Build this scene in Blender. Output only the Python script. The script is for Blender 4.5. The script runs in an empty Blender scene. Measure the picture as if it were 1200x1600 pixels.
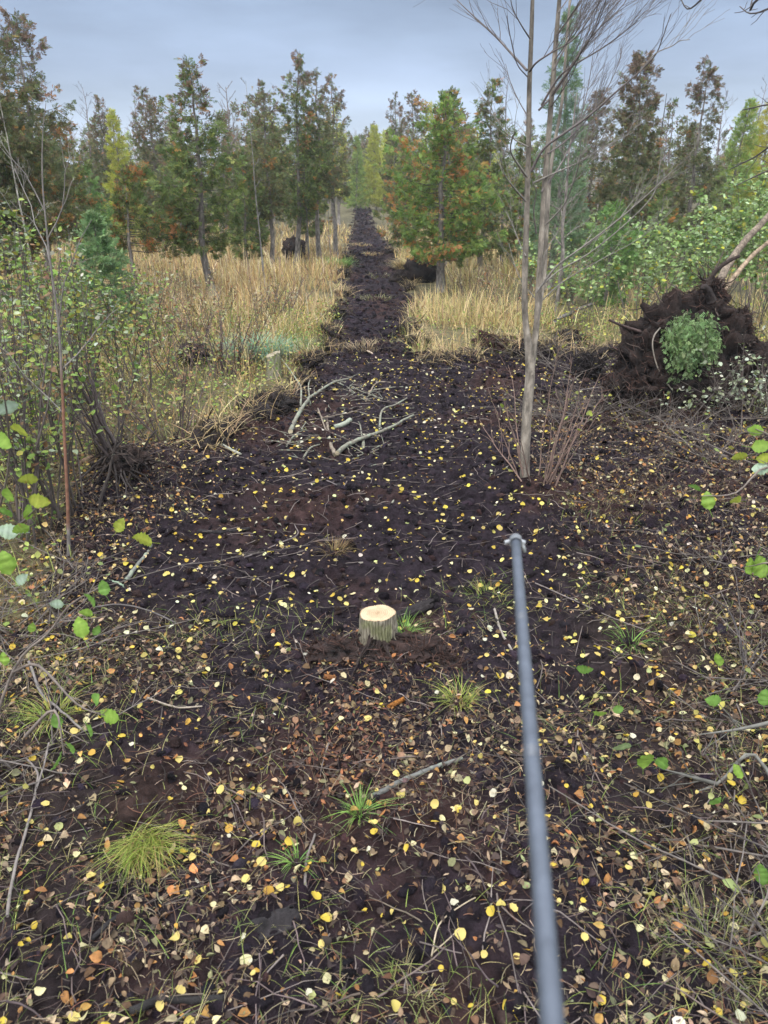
import bpy, math
import numpy as np
from mathutils import Vector, noise as mnoise

# ---------------------------------------------------------------- camera, sky, sun, exposure
scene = bpy.context.scene
COL = scene.collection
F_PX, PITCH, CAM_H = 1209.0, math.radians(22.06), 2.5
cam_data = bpy.data.cameras.new("camera")
cam = bpy.data.objects.new("camera", cam_data)
COL.objects.link(cam)
cam.location = (0, 0, CAM_H)
cam.rotation_euler = (math.pi / 2 - PITCH, 0, 0)
cam_data.sensor_fit = 'AUTO'
cam_data.sensor_width = 36
cam_data.lens = 36 * F_PX / 1600
cam_data.clip_start = 0.02
cam_data.clip_end = 3000
cam_data.dof.use_dof = True
cam_data.dof.focus_distance = 6.5
cam_data.dof.aperture_fstop = 4.2
scene.camera = cam

SUN_EL, SUN_ROT = math.radians(52), math.radians(200)
world = bpy.data.worlds.new("World")
scene.world = world
world.use_nodes = True
nt = world.node_tree
for n in list(nt.nodes):
    nt.nodes.remove(n)
def wn(t, **k):
    n = nt.nodes.new(t)
    for a, b in k.items():
        setattr(n, a, b)
    return n
out = wn('ShaderNodeOutputWorld')
bg = wn('ShaderNodeBackground'); bg.inputs['Strength'].default_value = 0.1
sky = wn('ShaderNodeTexSky', sky_type='NISHITA', sun_disc=False, sun_elevation=SUN_EL, sun_rotation=SUN_ROT)
tc = wn('ShaderNodeTexCoord')
sep = wn('ShaderNodeSeparateXYZ')
ramp = wn('ShaderNodeValToRGB')
cr = ramp.color_ramp
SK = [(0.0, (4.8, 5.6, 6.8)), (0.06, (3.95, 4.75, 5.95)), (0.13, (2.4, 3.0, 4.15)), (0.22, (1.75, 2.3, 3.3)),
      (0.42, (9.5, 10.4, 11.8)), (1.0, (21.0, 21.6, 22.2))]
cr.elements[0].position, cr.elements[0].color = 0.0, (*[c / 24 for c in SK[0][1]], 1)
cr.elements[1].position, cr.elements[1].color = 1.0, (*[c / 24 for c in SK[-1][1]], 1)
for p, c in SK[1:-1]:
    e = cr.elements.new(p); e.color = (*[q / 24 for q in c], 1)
mp = wn('ShaderNodeMapping'); mp.inputs['Scale'].default_value = (1.4, 1.4, 5.5)
nz = wn('ShaderNodeTexNoise'); nz.inputs['Scale'].default_value = 2.3; nz.inputs['Detail'].default_value = 5
nz.inputs['Roughness'].default_value = 0.5
mr = wn('ShaderNodeMapRange')
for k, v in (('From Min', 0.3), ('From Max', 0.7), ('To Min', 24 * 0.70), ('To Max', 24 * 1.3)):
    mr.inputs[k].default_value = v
mul = wn('ShaderNodeVectorMath', operation='SCALE')
mix = wn('ShaderNodeMix', data_type='RGBA'); mix.inputs[0].default_value = 0.9
L = nt.links.new
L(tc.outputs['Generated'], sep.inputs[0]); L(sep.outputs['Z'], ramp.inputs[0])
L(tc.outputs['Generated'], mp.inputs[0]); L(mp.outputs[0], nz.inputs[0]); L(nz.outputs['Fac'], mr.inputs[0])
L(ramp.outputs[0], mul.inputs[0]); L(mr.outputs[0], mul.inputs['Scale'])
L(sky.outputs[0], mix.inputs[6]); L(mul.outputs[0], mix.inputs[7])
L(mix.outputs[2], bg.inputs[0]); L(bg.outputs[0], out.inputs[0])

sd = bpy.data.lights.new("sun", 'SUN'); sd.energy = 1.5; sd.angle = math.radians(22); sd.color = (1.0, 0.96, 0.9)
sun = bpy.data.objects.new("sun", sd); COL.objects.link(sun)
sun.rotation_euler = (math.pi / 2 - SUN_EL, 0, math.pi - SUN_ROT)
scene.view_settings.view_transform = 'Standard'
scene.view_settings.look = 'None'
scene.view_settings.exposure = 0.74
scene.view_settings.gamma = 1
scene.render.engine = 'CYCLES'
scene.cycles.use_denoising = True
scene.cycles.max_bounces = 5
scene.cycles.diffuse_bounces = 4
scene.cycles.glossy_bounces = 2
scene.cycles.transmission_bounces = 3
scene.cycles.use_adaptive_sampling = True
scene.cycles.adaptive_threshold = 0.01

# ---------------------------------------------------------------- helpers
def A(*a): return np.array(a, dtype=float)

def vnoise(x, y, seed=0):
    xi = np.floor(x).astype(np.int64); yi = np.floor(y).astype(np.int64)
    fx = x - xi; fy = y - yi
    fx = fx * fx * fx * (fx * (fx * 6 - 15) + 10); fy = fy * fy * fy * (fy * (fy * 6 - 15) + 10)
    def h(a, b):
        k = (a * 374761393 + b * 668265263 + seed * 974634777) & 0xffffffff
        k = ((k ^ (k >> 13)) * 1274126177) & 0xffffffff
        return ((k ^ (k >> 16)) & 0xffff) / 65535.0
    return (h(xi, yi) * (1 - fx) + h(xi + 1, yi) * fx) * (1 - fy) + (h(xi, yi + 1) * (1 - fx) + h(xi + 1, yi + 1) * fx) * fy

def fbm(x, y, octv=4, seed=0, gain=0.5):
    s = 0; a = 1; t = 0
    for i in range(octv):
        s = s + a * (vnoise(x, y, seed + i * 17) - 0.5); t += a
        c, d = x * 1.87 + y * 0.71, y * 1.87 - x * 0.71
        x, y = c + 3.1, d + 7.7; a *= gain
    return s / t * 2

def sstep(a, b, x):
    t = np.clip((x - a) / (b - a), 0, 1)
    return t * t * (3 - 2 * t)

def ray(px, py):
    a = (px - 600) / F_PX; b = (800 - py) / F_PX
    return A(a, math.cos(PITCH) + b * math.sin(PITCH), -math.sin(PITCH) + b * math.cos(PITCH))

def atd(px, py, Y):                       # the point of a sight line at depth Y
    d = ray(px, py)
    return A(0, 0, CAM_H) + d * (Y / d[1])

def rise(y): return 0.034 * np.maximum(0, np.sqrt((np.maximum(y - 34, 0)) ** 2 + 100) - 10)

def at0(px, py):
    d = ray(px, py); lo, hi = 0.2, 260.0
    for _ in range(50):                    # the sight line meets the rising ground once
        m = (lo + hi) / 2
        if CAM_H + d[2] * m / d[1] > float(rise(np.array(m))): lo = m
        else: hi = m
    return A(0, 0, CAM_H) + d * (lo / d[1])

PEAT_PX = [(556, 322), (549, 365), (541, 400), (533, 450), (522, 505), (505, 545), (470, 590), (405, 640), (320, 690), (190, 715), (120, 760), (95, 850),
           (60, 960), (-150, 1010), (-900, 1500), (-900, 2600), (2200, 2600), (2100, 1300), (1500, 900), (1250, 730), (1190, 650), (1080, 610), (985, 572), (955, 540), (925, 556), (900, 528), (870, 548), (838, 532), (812, 552), (780, 540), (748, 556), (722, 545), (700, 560), (672, 552), (655, 562),
           (632, 535), (648, 505), (646, 470), (634, 440), (622, 402), (600, 372), (580, 345), (574, 322)]
PEAT = np.array([at0(*p)[:2] for p in PEAT_PX])

def sdist(x, y, poly):
    """signed distance to a polygon, positive inside"""
    d = np.full(x.shape, 1e9); ins = np.zeros(x.shape, bool)
    n = len(poly)
    for i in range(n):
        ax, ay = poly[i]; bx, by = poly[(i + 1) % n]
        ex, ey = bx - ax, by - ay
        t = np.clip(((x - ax) * ex + (y - ay) * ey) / (ex * ex + ey * ey + 1e-12), 0, 1)
        d = np.minimum(d, (x - ax - t * ex) ** 2 + (y - ay - t * ey) ** 2)
        c = (ay > y) != (by > y)
        ins ^= c & (x < (bx - ax) * (y - ay) / (by - ay + 1e-12) + ax)
    return np.where(ins, 1, -1) * np.sqrt(d)

STUMP = at0(590, 1026)

def peat_sd(x, y):
    return sdist(x, y, PEAT) + (0.26 + .28 * sstep(10, 16, y)) * fbm(x * 1.6, y * 1.6, 3, 5) + 0.1 * fbm(x * 6, y * 6, 2, 6)

def height(x, y, sdv=None):
    x = np.asarray(x, float); y = np.asarray(y, float)
    if sdv is None: sdv = peat_sd(x, y)
    r = np.sqrt(x * x + y * y)
    z = rise(y) + 0.05 * fbm(x * 0.35, y * 0.35, 2, 1) * sstep(2, 8, r)
    p = sstep(-0.1, 0.25, sdv)
    far = sstep(8, 14, y)
    z = z - 0.17 * p * far
    rough = 0.5 + 0.5 * sstep(4.2, 6.0, y + 0.8 * fbm(x * .8, y * .8, 2, 8))
    edge = np.exp(-((sdv - 0.05) / 0.22) ** 2) * far
    z = z + p * rough * (0.10 * fbm(x * 2.3, y * 2.3, 3, 2) + 0.09 * np.abs(fbm(x * 5.5, y * 5.5, 3, 3)) + 0.045 * np.abs(fbm(x * 13, y * 13, 2, 40)) + 0.025 * fbm(x * 24, y * 24, 2, 4))
    z = z + (1 - p) * 0.06 * fbm(x * 1.2, y * 1.2, 3, 9)
    z = z + edge * (0.05 + 0.10 * fbm(x * 1.7, y * 1.7, 2, 12))
    z = z + p * far * (0.20 * fbm(x * 1.5, y * 0.7, 3, 13) + 0.16 * np.abs(fbm(x * 3.1, y * 1.9, 2, 14)))
    dx, dy = x - STUMP[0], y - STUMP[1]
    z = z + (0.12 + 0.05 * fbm(x * 9, y * 9, 3, 15)) * np.exp(-(dx * dx * .9 + (dy + 0.14) ** 2 * 1.6) / 0.12)
    dx2, dy2 = x - BARE[0], y - BARE[1]
    z = z + 0.10 * np.exp(-(dx2 * dx2 + dy2 * dy2) / 0.16)
    for (mx, my, mh, mr_) in MOUNDS:
        z = z + mh * np.exp(-((x - mx) ** 2 + (y - my) ** 2) / mr_)
    return z
BARE = at0(822, 772)
MOUNDS = [(*at0(980, 585)[:2], 0.16, 0.5), (*at0(740, 590)[:2], 0.14, 0.35), (*at0(860, 600)[:2], 0.10, 0.4), (*at0(500, 572)[:2], 0.16, 0.3),
          (*at0(420, 655)[:2], 0.10, 0.3), (*at0(560, 572)[:2], 0.08, 0.3), (*at0(640, 590)[:2], 0.10, 0.5), (*at0(970, 1060)[:2], 0.09, 0.05),
          (*at0(560, 1090)[:2], 0.06, 0.03), (*at0(210, 745)[:2], 0.12, 0.25), (*at0(660, 410)[:2], 0.3, 0.6)]

def hz(x, y): return float(height(np.array([x]), np.array([y]))[0])

def at(px, py, up=0.0):                   # ground point under a pixel
    p = at0(px, py); d = ray(px, py)
    if p[1] < 30:
        for _ in range(3):
            q = A(0, 0, CAM_H) + d * ((CAM_H - hz(p[0], p[1])) / -d[2])
            p = p * 0.3 + q * 0.7
    p[2] = hz(p[0], p[1]) + up
    return p

def depth_of(p): return p[1] * math.cos(PITCH) + (CAM_H - p[2]) * math.sin(PITCH)

class MB:
    def __init__(s): s.v = []; s.c = []; s.f = []; s.m = []; s.n = 0
    def add(s, V, F, col, mat=0):
        V = np.asarray(V, float).reshape(-1, 3); F = np.asarray(F, np.int64)
        col = np.asarray(col, float)
        if col.ndim == 1: col = np.tile(col[:3], (len(V), 1))
        s.v.append(V); s.c.append(col); s.f.append(F + s.n); s.m.append(np.full(len(F), mat)); s.n += len(V)
    def tube(s, pts, rad, col, n=5, mat=0, cap=True, jit=0.0, rng=None):
        P = np.asarray(pts, float); k = len(P)
        rad = np.broadcast_to(np.asarray(rad, float), (k,)) if np.ndim(rad) == 0 or len(np.atleast_1d(rad)) == k else np.linspace(rad[0], rad[1], k)
        T = np.gradient(P, axis=0); T /= np.linalg.norm(T, axis=1, keepdims=True) + 1e-9
        ref = A(0, 0, 1) if abs(T[:, 2]).mean() < 0.8 else A(1, 0.1, 0)
        U = np.cross(T, ref); U /= np.linalg.norm(U, axis=1, keepdims=True) + 1e-9
        W = np.cross(T, U)
        a = np.arange(n) / n * 2 * np.pi
        R = rad[:, None] * np.ones((1, n))
        if jit and rng is not None: R = R * (1 + rng.normal(0, jit, (k, n)))
        V = P[:, None] + R[..., None] * (np.cos(a)[None, :, None] * U[:, None] + np.sin(a)[None, :, None] * W[:, None])
        i = np.arange(k - 1)[:, None] * n; j = np.arange(n)[None]; j2 = (j + 1) % n
        F = np.stack([i + j, i + j2, i + n + j2, i + n + j], -1).reshape(-1, 4)
        c = np.asarray(col, float)
        if c.ndim == 2: c = np.repeat(c, n, 0)
        b = s.n
        s.add(V, F, c, mat)
        if cap:
            for e in (0, k - 1):
                ids = np.arange(n) + e * n
                if n == 3: tri = ids[None]
                elif n == 4: tri = ids[None]
                else: tri = np.array([[ids[0], ids[q], ids[q + 1]] for q in range(1, n - 1)])
                s.f.append(tri + b); s.m.append(np.full(len(tri), mat))
    def put(s, T, F, pos, R, sc, col, mat=0):
        """copies of a small template at many places"""
        k = len(T); n = len(pos)
        if n == 0: return
        sc = np.asarray(sc, float)
        if sc.ndim == 1: sc = sc[:, None, None]
        V = np.einsum('nij,nkj->nki', R, T[None] * sc) + pos[:, None]
        FF = F[None] + (np.arange(n) * k)[:, None, None]
        s.add(V.reshape(-1, 3), FF.reshape(-1, F.shape[1]), np.repeat(col, k, 0), mat)
    def build(s, name, mats, parent=None, smooth=False):
        me = bpy.data.meshes.new(name)
        if s.n:
            V = np.concatenate(s.v); C = np.concatenate(s.c)
            me.vertices.add(len(V)); me.vertices.foreach_set('co', V.ravel().astype(np.float32))
            lt = np.concatenate([np.full(len(f), f.shape[1]) for f in s.f])
            idx = np.concatenate([f.ravel() for f in s.f])
            me.loops.add(len(idx)); me.loops.foreach_set('vertex_index', idx.astype(np.int32))
            me.polygons.add(len(lt))
            st = np.concatenate([[0], np.cumsum(lt)[:-1]])
            me.polygons.foreach_set('loop_start', st.astype(np.int32))
            mi = np.concatenate(s.m)
            for m in (mats if isinstance(mats, (list, tuple)) else [mats]): me.materials.append(m)
            me.polygons.foreach_set('material_index', mi.astype(np.int32))
            at_ = me.attributes.new('col', 'FLOAT_COLOR', 'POINT')
            at_.data.foreach_set('color', np.concatenate([C, np.ones((len(C), 1))], 1).ravel().astype(np.float32))
            me.update(calc_edges=True)
            if smooth: me.polygons.foreach_set('use_smooth', np.ones(len(lt), bool))
        o = bpy.data.objects.new(name, me); COL.objects.link(o)
        if parent is not None: o.parent = parent
        return o

def tag(o, label, cat, group=None, kind=None):
    o['label'] = label; o['category'] = cat
    if group: o['group'] = group
    if kind: o['kind'] = kind
    return o

def thing(name, label, cat, loc=(0, 0, 0), group=None):
    o = bpy.data.objects.new(name, None); COL.objects.link(o)
    o.location = Vector(loc); o.empty_display_size = 0.1
    return tag(o, label, cat, group)

def frames(d, roll):
    """rotation matrices with x along d, rolled about it"""
    d = d / (np.linalg.norm(d, axis=1, keepdims=True) + 1e-9)
    ref = np.where(np.abs(d[:, 2:3]) > 0.95, A(1, 0, 0)[None], A(0, 0, 1)[None])
    y = np.cross(ref, d); y /= np.linalg.norm(y, axis=1, keepdims=True) + 1e-9
    z = np.cross(d, y)
    c, s = np.cos(roll)[:, None], np.sin(roll)[:, None]
    return np.stack([d, y * c + z * s, z * c - y * s], -1)

def wig(p0, p1, n, amp, rng):
    p0 = np.asarray(p0, float); p1 = np.asarray(p1, float)
    t = np.linspace(0, 1, n)[:, None]
    j = rng.normal(0, amp, (n, 3)); j[0] = 0
    j = np.cumsum(j, 0) * 0.6; j -= t * j[-1] * 0.6
    return p0 + (p1 - p0) * t + j

def spline(P, m=4):
    """Catmull-Rom through points"""
    P = np.asarray(P, float)
    Q = np.concatenate([[2 * P[0] - P[1]], P, [2 * P[-1] - P[-2]]])
    o = []
    for i in range(1, len(Q) - 2):
        for t in np.arange(m) / m:
            a, b, c, d = Q[i - 1], Q[i], Q[i + 1], Q[i + 2]
            o.append(0.5 * ((2 * b) + (c - a) * t + (2 * a - 5 * b + 4 * c - d) * t * t + (3 * b - a - 3 * c + d) * t ** 3))
    o.append(P[-1])
    return np.array(o)

def pick(rng, pal, n, jit=0.18):
    pal = np.array(pal, float); w = pal[:, 3] / pal[:, 3].sum()
    c = pal[rng.choice(len(pal), n, p=w), :3]
    return np.clip(c * np.exp(rng.normal(0, jit, (n, 1))) * (1 + rng.normal(0, 0.05, (n, 3))), 0.002, 0.9)

# ---------------------------------------------------------------- materials
def mat(name, rough=0.8, nscale=20.0, namp=0.35, bump=0.0, bscale=60.0, stretch=None, transl=0.0, spec=0.3, metal=0.0, detail=4, object_co=True, bdist=0.01, extra=None):
    m = bpy.data.materials.new(name); m.use_nodes = True
    t = m.node_tree; N = t.nodes; b = N['Principled BSDF']; lk = t.links.new
    a = N.new('ShaderNodeAttribute'); a.attribute_name = 'col'
    b.inputs['Roughness'].default_value = rough
    b.inputs['Specular IOR Level'].default_value = spec
    b.inputs['Metallic'].default_value = metal
    co = N.new('ShaderNodeTexCoord'); mpn = N.new('ShaderNodeMapping')
    if stretch: mpn.inputs['Scale'].default_value = stretch
    lk(co.outputs['Object'], mpn.inputs[0])
    nz = N.new('ShaderNodeTexNoise'); nz.inputs['Scale'].default_value = nscale; nz.inputs['Detail'].default_value = detail
    lk(mpn.outputs[0], nz.inputs[0])
    mr = N.new('ShaderNodeMapRange'); mr.inputs['From Min'].default_value = 0.3; mr.inputs['From Max'].default_value = 0.7
    mr.inputs['To Min'].default_value = 1 - namp; mr.inputs['To Max'].default_value = 1 + namp
    lk(nz.outputs['Fac'], mr.inputs[0])
    mu = N.new('ShaderNodeVectorMath'); mu.operation = 'SCALE'
    lk(a.outputs['Color'], mu.inputs[0]); lk(mr.outputs[0], mu.inputs['Scale'])
    colour = mu.outputs[0]
    if extra: colour = extra(t, colour, mpn)
    lk(colour, b.inputs['Base Color'])
    if bump:
        n2 = N.new('ShaderNodeTexNoise'); n2.inputs['Scale'].default_value = bscale; n2.inputs['Detail'].default_value = 6
        n2.inputs['Roughness'].default_value = 0.65
        lk(mpn.outputs[0], n2.inputs[0])
        bp = N.new('ShaderNodeBump'); bp.inputs['Strength'].default_value = bump; bp.inputs['Distance'].default_value = bdist
        lk(n2.outputs['Fac'], bp.inputs['Height']); lk(bp.outputs[0], b.inputs['Normal'])
    if transl:
        tr = N.new('ShaderNodeBsdfTranslucent'); lk(colour, tr.inputs[0])
        ms = N.new('ShaderNodeMixShader'); ms.inputs[0].default_value = transl
        lk(b.outputs[0], ms.inputs[1]); lk(tr.outputs[0], ms.inputs[2])
        lk(ms.outputs[0], N['Material Output'].inputs['Surface'])
    return m

def lichen(t, colour, mpn):
    N = t.nodes; lk = t.links.new
    n = N.new('ShaderNodeTexNoise'); n.inputs['Scale'].default_value = 26; n.inputs['Detail'].default_value = 3
    lk(mpn.outputs[0], n.inputs[0])
    r = N.new('ShaderNodeMapRange'); r.inputs['From Min'].default_value = 0.5; r.inputs['From Max'].default_value = 0.6
    lk(n.outputs['Fac'], r.inputs[0])
    x = N.new('ShaderNodeMix'); x.data_type = 'RGBA'
    x.inputs[7].default_value = (0.23, 0.26, 0.195, 1)
    lk(r.outputs[0], x.inputs[0]); lk(colour, x.inputs[6])
    return x.outputs[2]

M_SOIL = mat('peat_soil', 0.9, 14, 0.6, 1.0, 38, spec=0.1, detail=10, bdist=0.06)
M_TURF = mat('turf_soil', 0.9, 6, 0.5, 0.8, 40, detail=8, bdist=0.03)
M_FOL = mat('cedar_foliage', 0.6, 3, 0.2, transl=0.45)
M_LEAF = mat('leaf', 0.55, 60, 0.14, transl=0.3, bump=0.3, bscale=150, bdist=0.002)
M_DRYLEAF = mat('dry_leaf', 0.75, 70, 0.25, transl=0.12)
M_BLADE = mat('grass_blade', 0.6, 30, 0.15, transl=0.3)
def blotch(t, colour, mpn):
    N = t.nodes; lk = t.links.new
    n = N.new('ShaderNodeTexNoise'); n.inputs['Scale'].default_value = 7; n.inputs['Detail'].default_value = 5; n.inputs['Roughness'].default_value = .7
    co = N.new('ShaderNodeTexCoord'); m2 = N.new('ShaderNodeMapping'); m2.inputs['Scale'].default_value = (1.6, 1.6, .8); lk(co.outputs['Object'], m2.inputs[0]); lk(m2.outputs[0], n.inputs[0])
    r = N.new('ShaderNodeMapRange'); r.inputs['From Min'].default_value = 0.4; r.inputs['From Max'].default_value = 0.62; r.inputs['To Min'].default_value = 0.62; r.inputs['To Max'].default_value = 1.25
    lk(n.outputs['Fac'], r.inputs[0]); x = N.new('ShaderNodeVectorMath'); x.operation = 'SCALE'; lk(colour, x.inputs[0]); lk(r.outputs[0], x.inputs['Scale'])
    return x.outputs[0]
M_BARK = mat('bark', 0.88, 30, 0.45, 1.0, 45, stretch=(1, 1, 0.25), bdist=0.02, extra=blotch)
M_STUMPBARK = mat('stump_bark', 0.9, 40, 0.3, 0.8, 90, stretch=(1, 1, 0.4), bdist=0.008)
M_TWIG = mat('twig_bark', 0.75, 25, 0.3, 0.5, 60, bdist=0.004)
M_LICHEN = mat('lichen_bark', 0.9, 25, 0.3, 0.8, 70, bdist=0.006, extra=lichen)
M_ROOT = mat('root_earth', 0.9, 12, 0.45, 1.0, 40, detail=8, bdist=0.03)
M_METAL = mat('dull_metal', 0.5, 22, 0.22, 0.15, 90, metal=0.5, spec=0.5)
def rings(t, colour, mpn):
    N = t.nodes; lk = t.links.new
    w = N.new('ShaderNodeTexWave'); w.wave_type = 'RINGS'; w.rings_direction = 'Z'
    w.inputs['Scale'].default_value = 26; w.inputs['Distortion'].default_value = 1.6; w.inputs['Detail'].default_value = 2
    lk(mpn.outputs[0], w.inputs[0])
    r = N.new('ShaderNodeMapRange'); r.inputs['To Min'].default_value = 0.8; r.inputs['To Max'].default_value = 1.05
    lk(w.outputs['Fac'], r.inputs[0])
    x = N.new('ShaderNodeVectorMath'); x.operation = 'SCALE'
    lk(colour, x.inputs[0]); lk(r.outputs[0], x.inputs['Scale'])
    return x.outputs[0]
M_CUT = mat('sawn_wood', 0.8, 18, 0.16, 0.4, 120, bdist=0.002, extra=rings)

# ---------------------------------------------------------------- ground
def build_ground():
    th = np.concatenate([np.arange(-180, -46, 3.0), np.arange(-46, 46, 0.36), np.arange(46, 180, 3.0)]) * np.pi / 180
    r = np.concatenate([[0.3, 0.6, 0.9], np.geomspace(1.15, 420, 960)])
    TT, RR = np.meshgrid(th, r)
    x = RR * np.sin(TT); y = RR * np.cos(TT)
    sdv = peat_sd(x, y)
    z = height(x, y, sdv)
    p = sstep(-0.12, 0.12, sdv)
    n1 = fbm(x * 1.1, y * 1.1, 3, 21); n2 = fbm(x * 7, y * 7, 3, 22); n3 = fbm(x * .6, y * .6, 2, 23)
    peat = A(0.0250, 0.0182, 0.0235)[None, None] * (1 + 0.35 * n2[..., None])
    red = A(0.046, 0.026, 0.0245)
    k = sstep(0.05, 0.5, n1)[..., None]
    peat = peat * (1 - k) + red * k * (1 + 0.3 * n2[..., None])
    lit = sstep(0.0, 0.5, n3)[..., None] * sstep(6, 4, y)[..., None]
    peat = peat * (1 - 0.5 * lit) + A(0.045, 0.032, 0.023) * 0.5 * lit
    turf = A(0.10, 0.085, 0.04) * (1 + 0.4 * n2[..., None]) * (1 - 0.3 * sstep(-.2, .5, n1)[..., None]) 
    c = turf * (1 - p[..., None]) + peat * p[..., None]
    nr, na = x.shape
    V = np.stack([x, y, z], -1).reshape(-1, 3); C = np.clip(c, 0.004, 1).reshape(-1, 3)
    i = np.arange(nr - 1)[:, None] * na; j = np.arange(na)[None]; j2 = (j + 1) % na
    F = np.stack([i + j, i + j2, i + na + j2, i + na + j], -1).reshape(-1, 4)[:, ::-1]
    isp = (p.ravel()[F].mean(1) > 0.5)
    for nm, sel, m, lab in (('dirt_track', isp, M_SOIL, 'dark bare peat track and clearing running straight into the woods'),
                            ('ground', ~isp, M_TURF, 'grassy swamp ground on both sides of the peat track')):
        f = F[sel]; u, inv = np.unique(f, return_inverse=True)
        mb = MB(); mb.add(V[u], inv.reshape(f.shape), C[u])
        o = mb.build(nm, m, smooth=True); tag(o, lab, nm.replace('_', ' '), kind='structure')
build_ground()

# ---------------------------------------------------------------- leaf and spray shapes
def spray_shape(lobes, wid, rng, curl=0.15):
    V, F = [], []
    for k in range(lobes):
        t = k / (lobes - 1)
        s0 = 0.05 + 0.6 * t
        side = 1 if k % 2 else -1
        ang = side * (1.0 - 0.75 * t) * rng.uniform(0.8, 1.2) if k < lobes - 1 else rng.uniform(-.1, .1)
        ln = (0.55 - 0.15 * t) * rng.uniform(0.8, 1.2)
        d = A(math.cos(ang), math.sin(ang), 0); q = A(-d[1], d[0], 0)
        b = A(s0, 0, rng.uniform(-.03, .03)); w = wid * rng.uniform(0.8, 1.3)
        m = b + d * ln * 0.5; e = b + d * ln; m[2] += curl * rng.uniform(-.3, 1) * 0.3; e[2] -= curl * rng.uniform(0, 1)
        i = len(V); V += [b, m - q * w, e, m + q * w]; F.append([i, i + 1, i + 2, i + 3])
    return np.array(V), np.array(F)
_r = np.random.default_rng(5)
SPRAYS = [spray_shape(7, 0.075, _r) for _ in range(4)]
SPRAYS_FINE = [spray_shape(9, 0.035, _r) for _ in range(4)]
SPRAYS_FAR = [spray_shape(4, 0.12, _r) for _ in range(4)]

def leaf_shape(shape, rng, curl, fold, nseg=6, petiole=0.0):
    """a leaf from x=0 to x=1: a strip of 3 columns, folded along the midrib and curled"""
    V = []; t = np.linspace(0, 1, nseg)
    for q in t:
        if shape == 'round': w = 0.5 * math.sqrt(max(0, 1 - (2 * (q ** 0.85) - 1) ** 2)) * 1.0
        elif shape == 'ovate': w = 0.36 * math.sin(math.pi * q ** 0.8) ** 0.75
        else: w = 0.2 * math.sin(math.pi * q) ** 0.9
        if 0 < q < 1: w *= rng.uniform(0.92, 1.08)
        z = curl * (q - 0.5) ** 2 + 0.02 * rng.normal()
        V += [A(q, -w, z + fold * w + rng.normal(0, .015)), A(q, 0, z), A(q, w, z + fold * w + rng.normal(0, .015))]
    F = []
    for i in range(nseg - 1):
        b = 3 * i
        F += [[b, b + 1, b + 4, b + 3], [b + 1, b + 2, b + 5, b + 4]]
    if petiole:
        i = len(V); V += [A(0.02, -.012, 0), A(0.02, .012, 0), A(-petiole, .14 + .012, -.04), A(-petiole, .14 - .012, -.04)]
        F.append([i, i + 1, i + 2, i + 3])
    return np.array(V), np.array(F)

# ---------------------------------------------------------------- trees
PAL_CEDAR = [(0.040, 0.062, 0.022, 3), (0.062, 0.088, 0.028, 3), (0.095, 0.115, 0.035, 1.6), (0.045, 0.048, 0.024, 1.5)]
PAL_DARK = [(0.045, 0.058, 0.028, 3), (0.060, 0.072, 0.032, 3), (0.085, 0.09, 0.04, 1.5), (0.07, 0.056, 0.035, 1.6)]
PAL_GREEN = [(0.055, 0.105, 0.032, 3), (0.085, 0.14, 0.045, 3), (0.05, 0.085, 0.04, 1.5)]
PAL_SPRUCE = [(0.07, 0.12, 0.055, 3), (0.11, 0.16, 0.08, 2), (0.05, 0.08, 0.04, 1)]
PAL_TAM = [(0.19, 0.205, 0.035, 3), (0.15, 0.18, 0.035, 3), (0.21, 0.18, 0.035, 1)]
PAL_TAMG = [(0.11, 0.155, 0.04, 3), (0.09, 0.14, 0.04, 3), (0.15, 0.15, 0.04, 1)]
PAL_PINE = [(0.05, 0.085, 0.05, 3), (0.075, 0.115, 0.065, 3)]
C_TRUNK = A(0.22, 0.195, 0.175)

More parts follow.
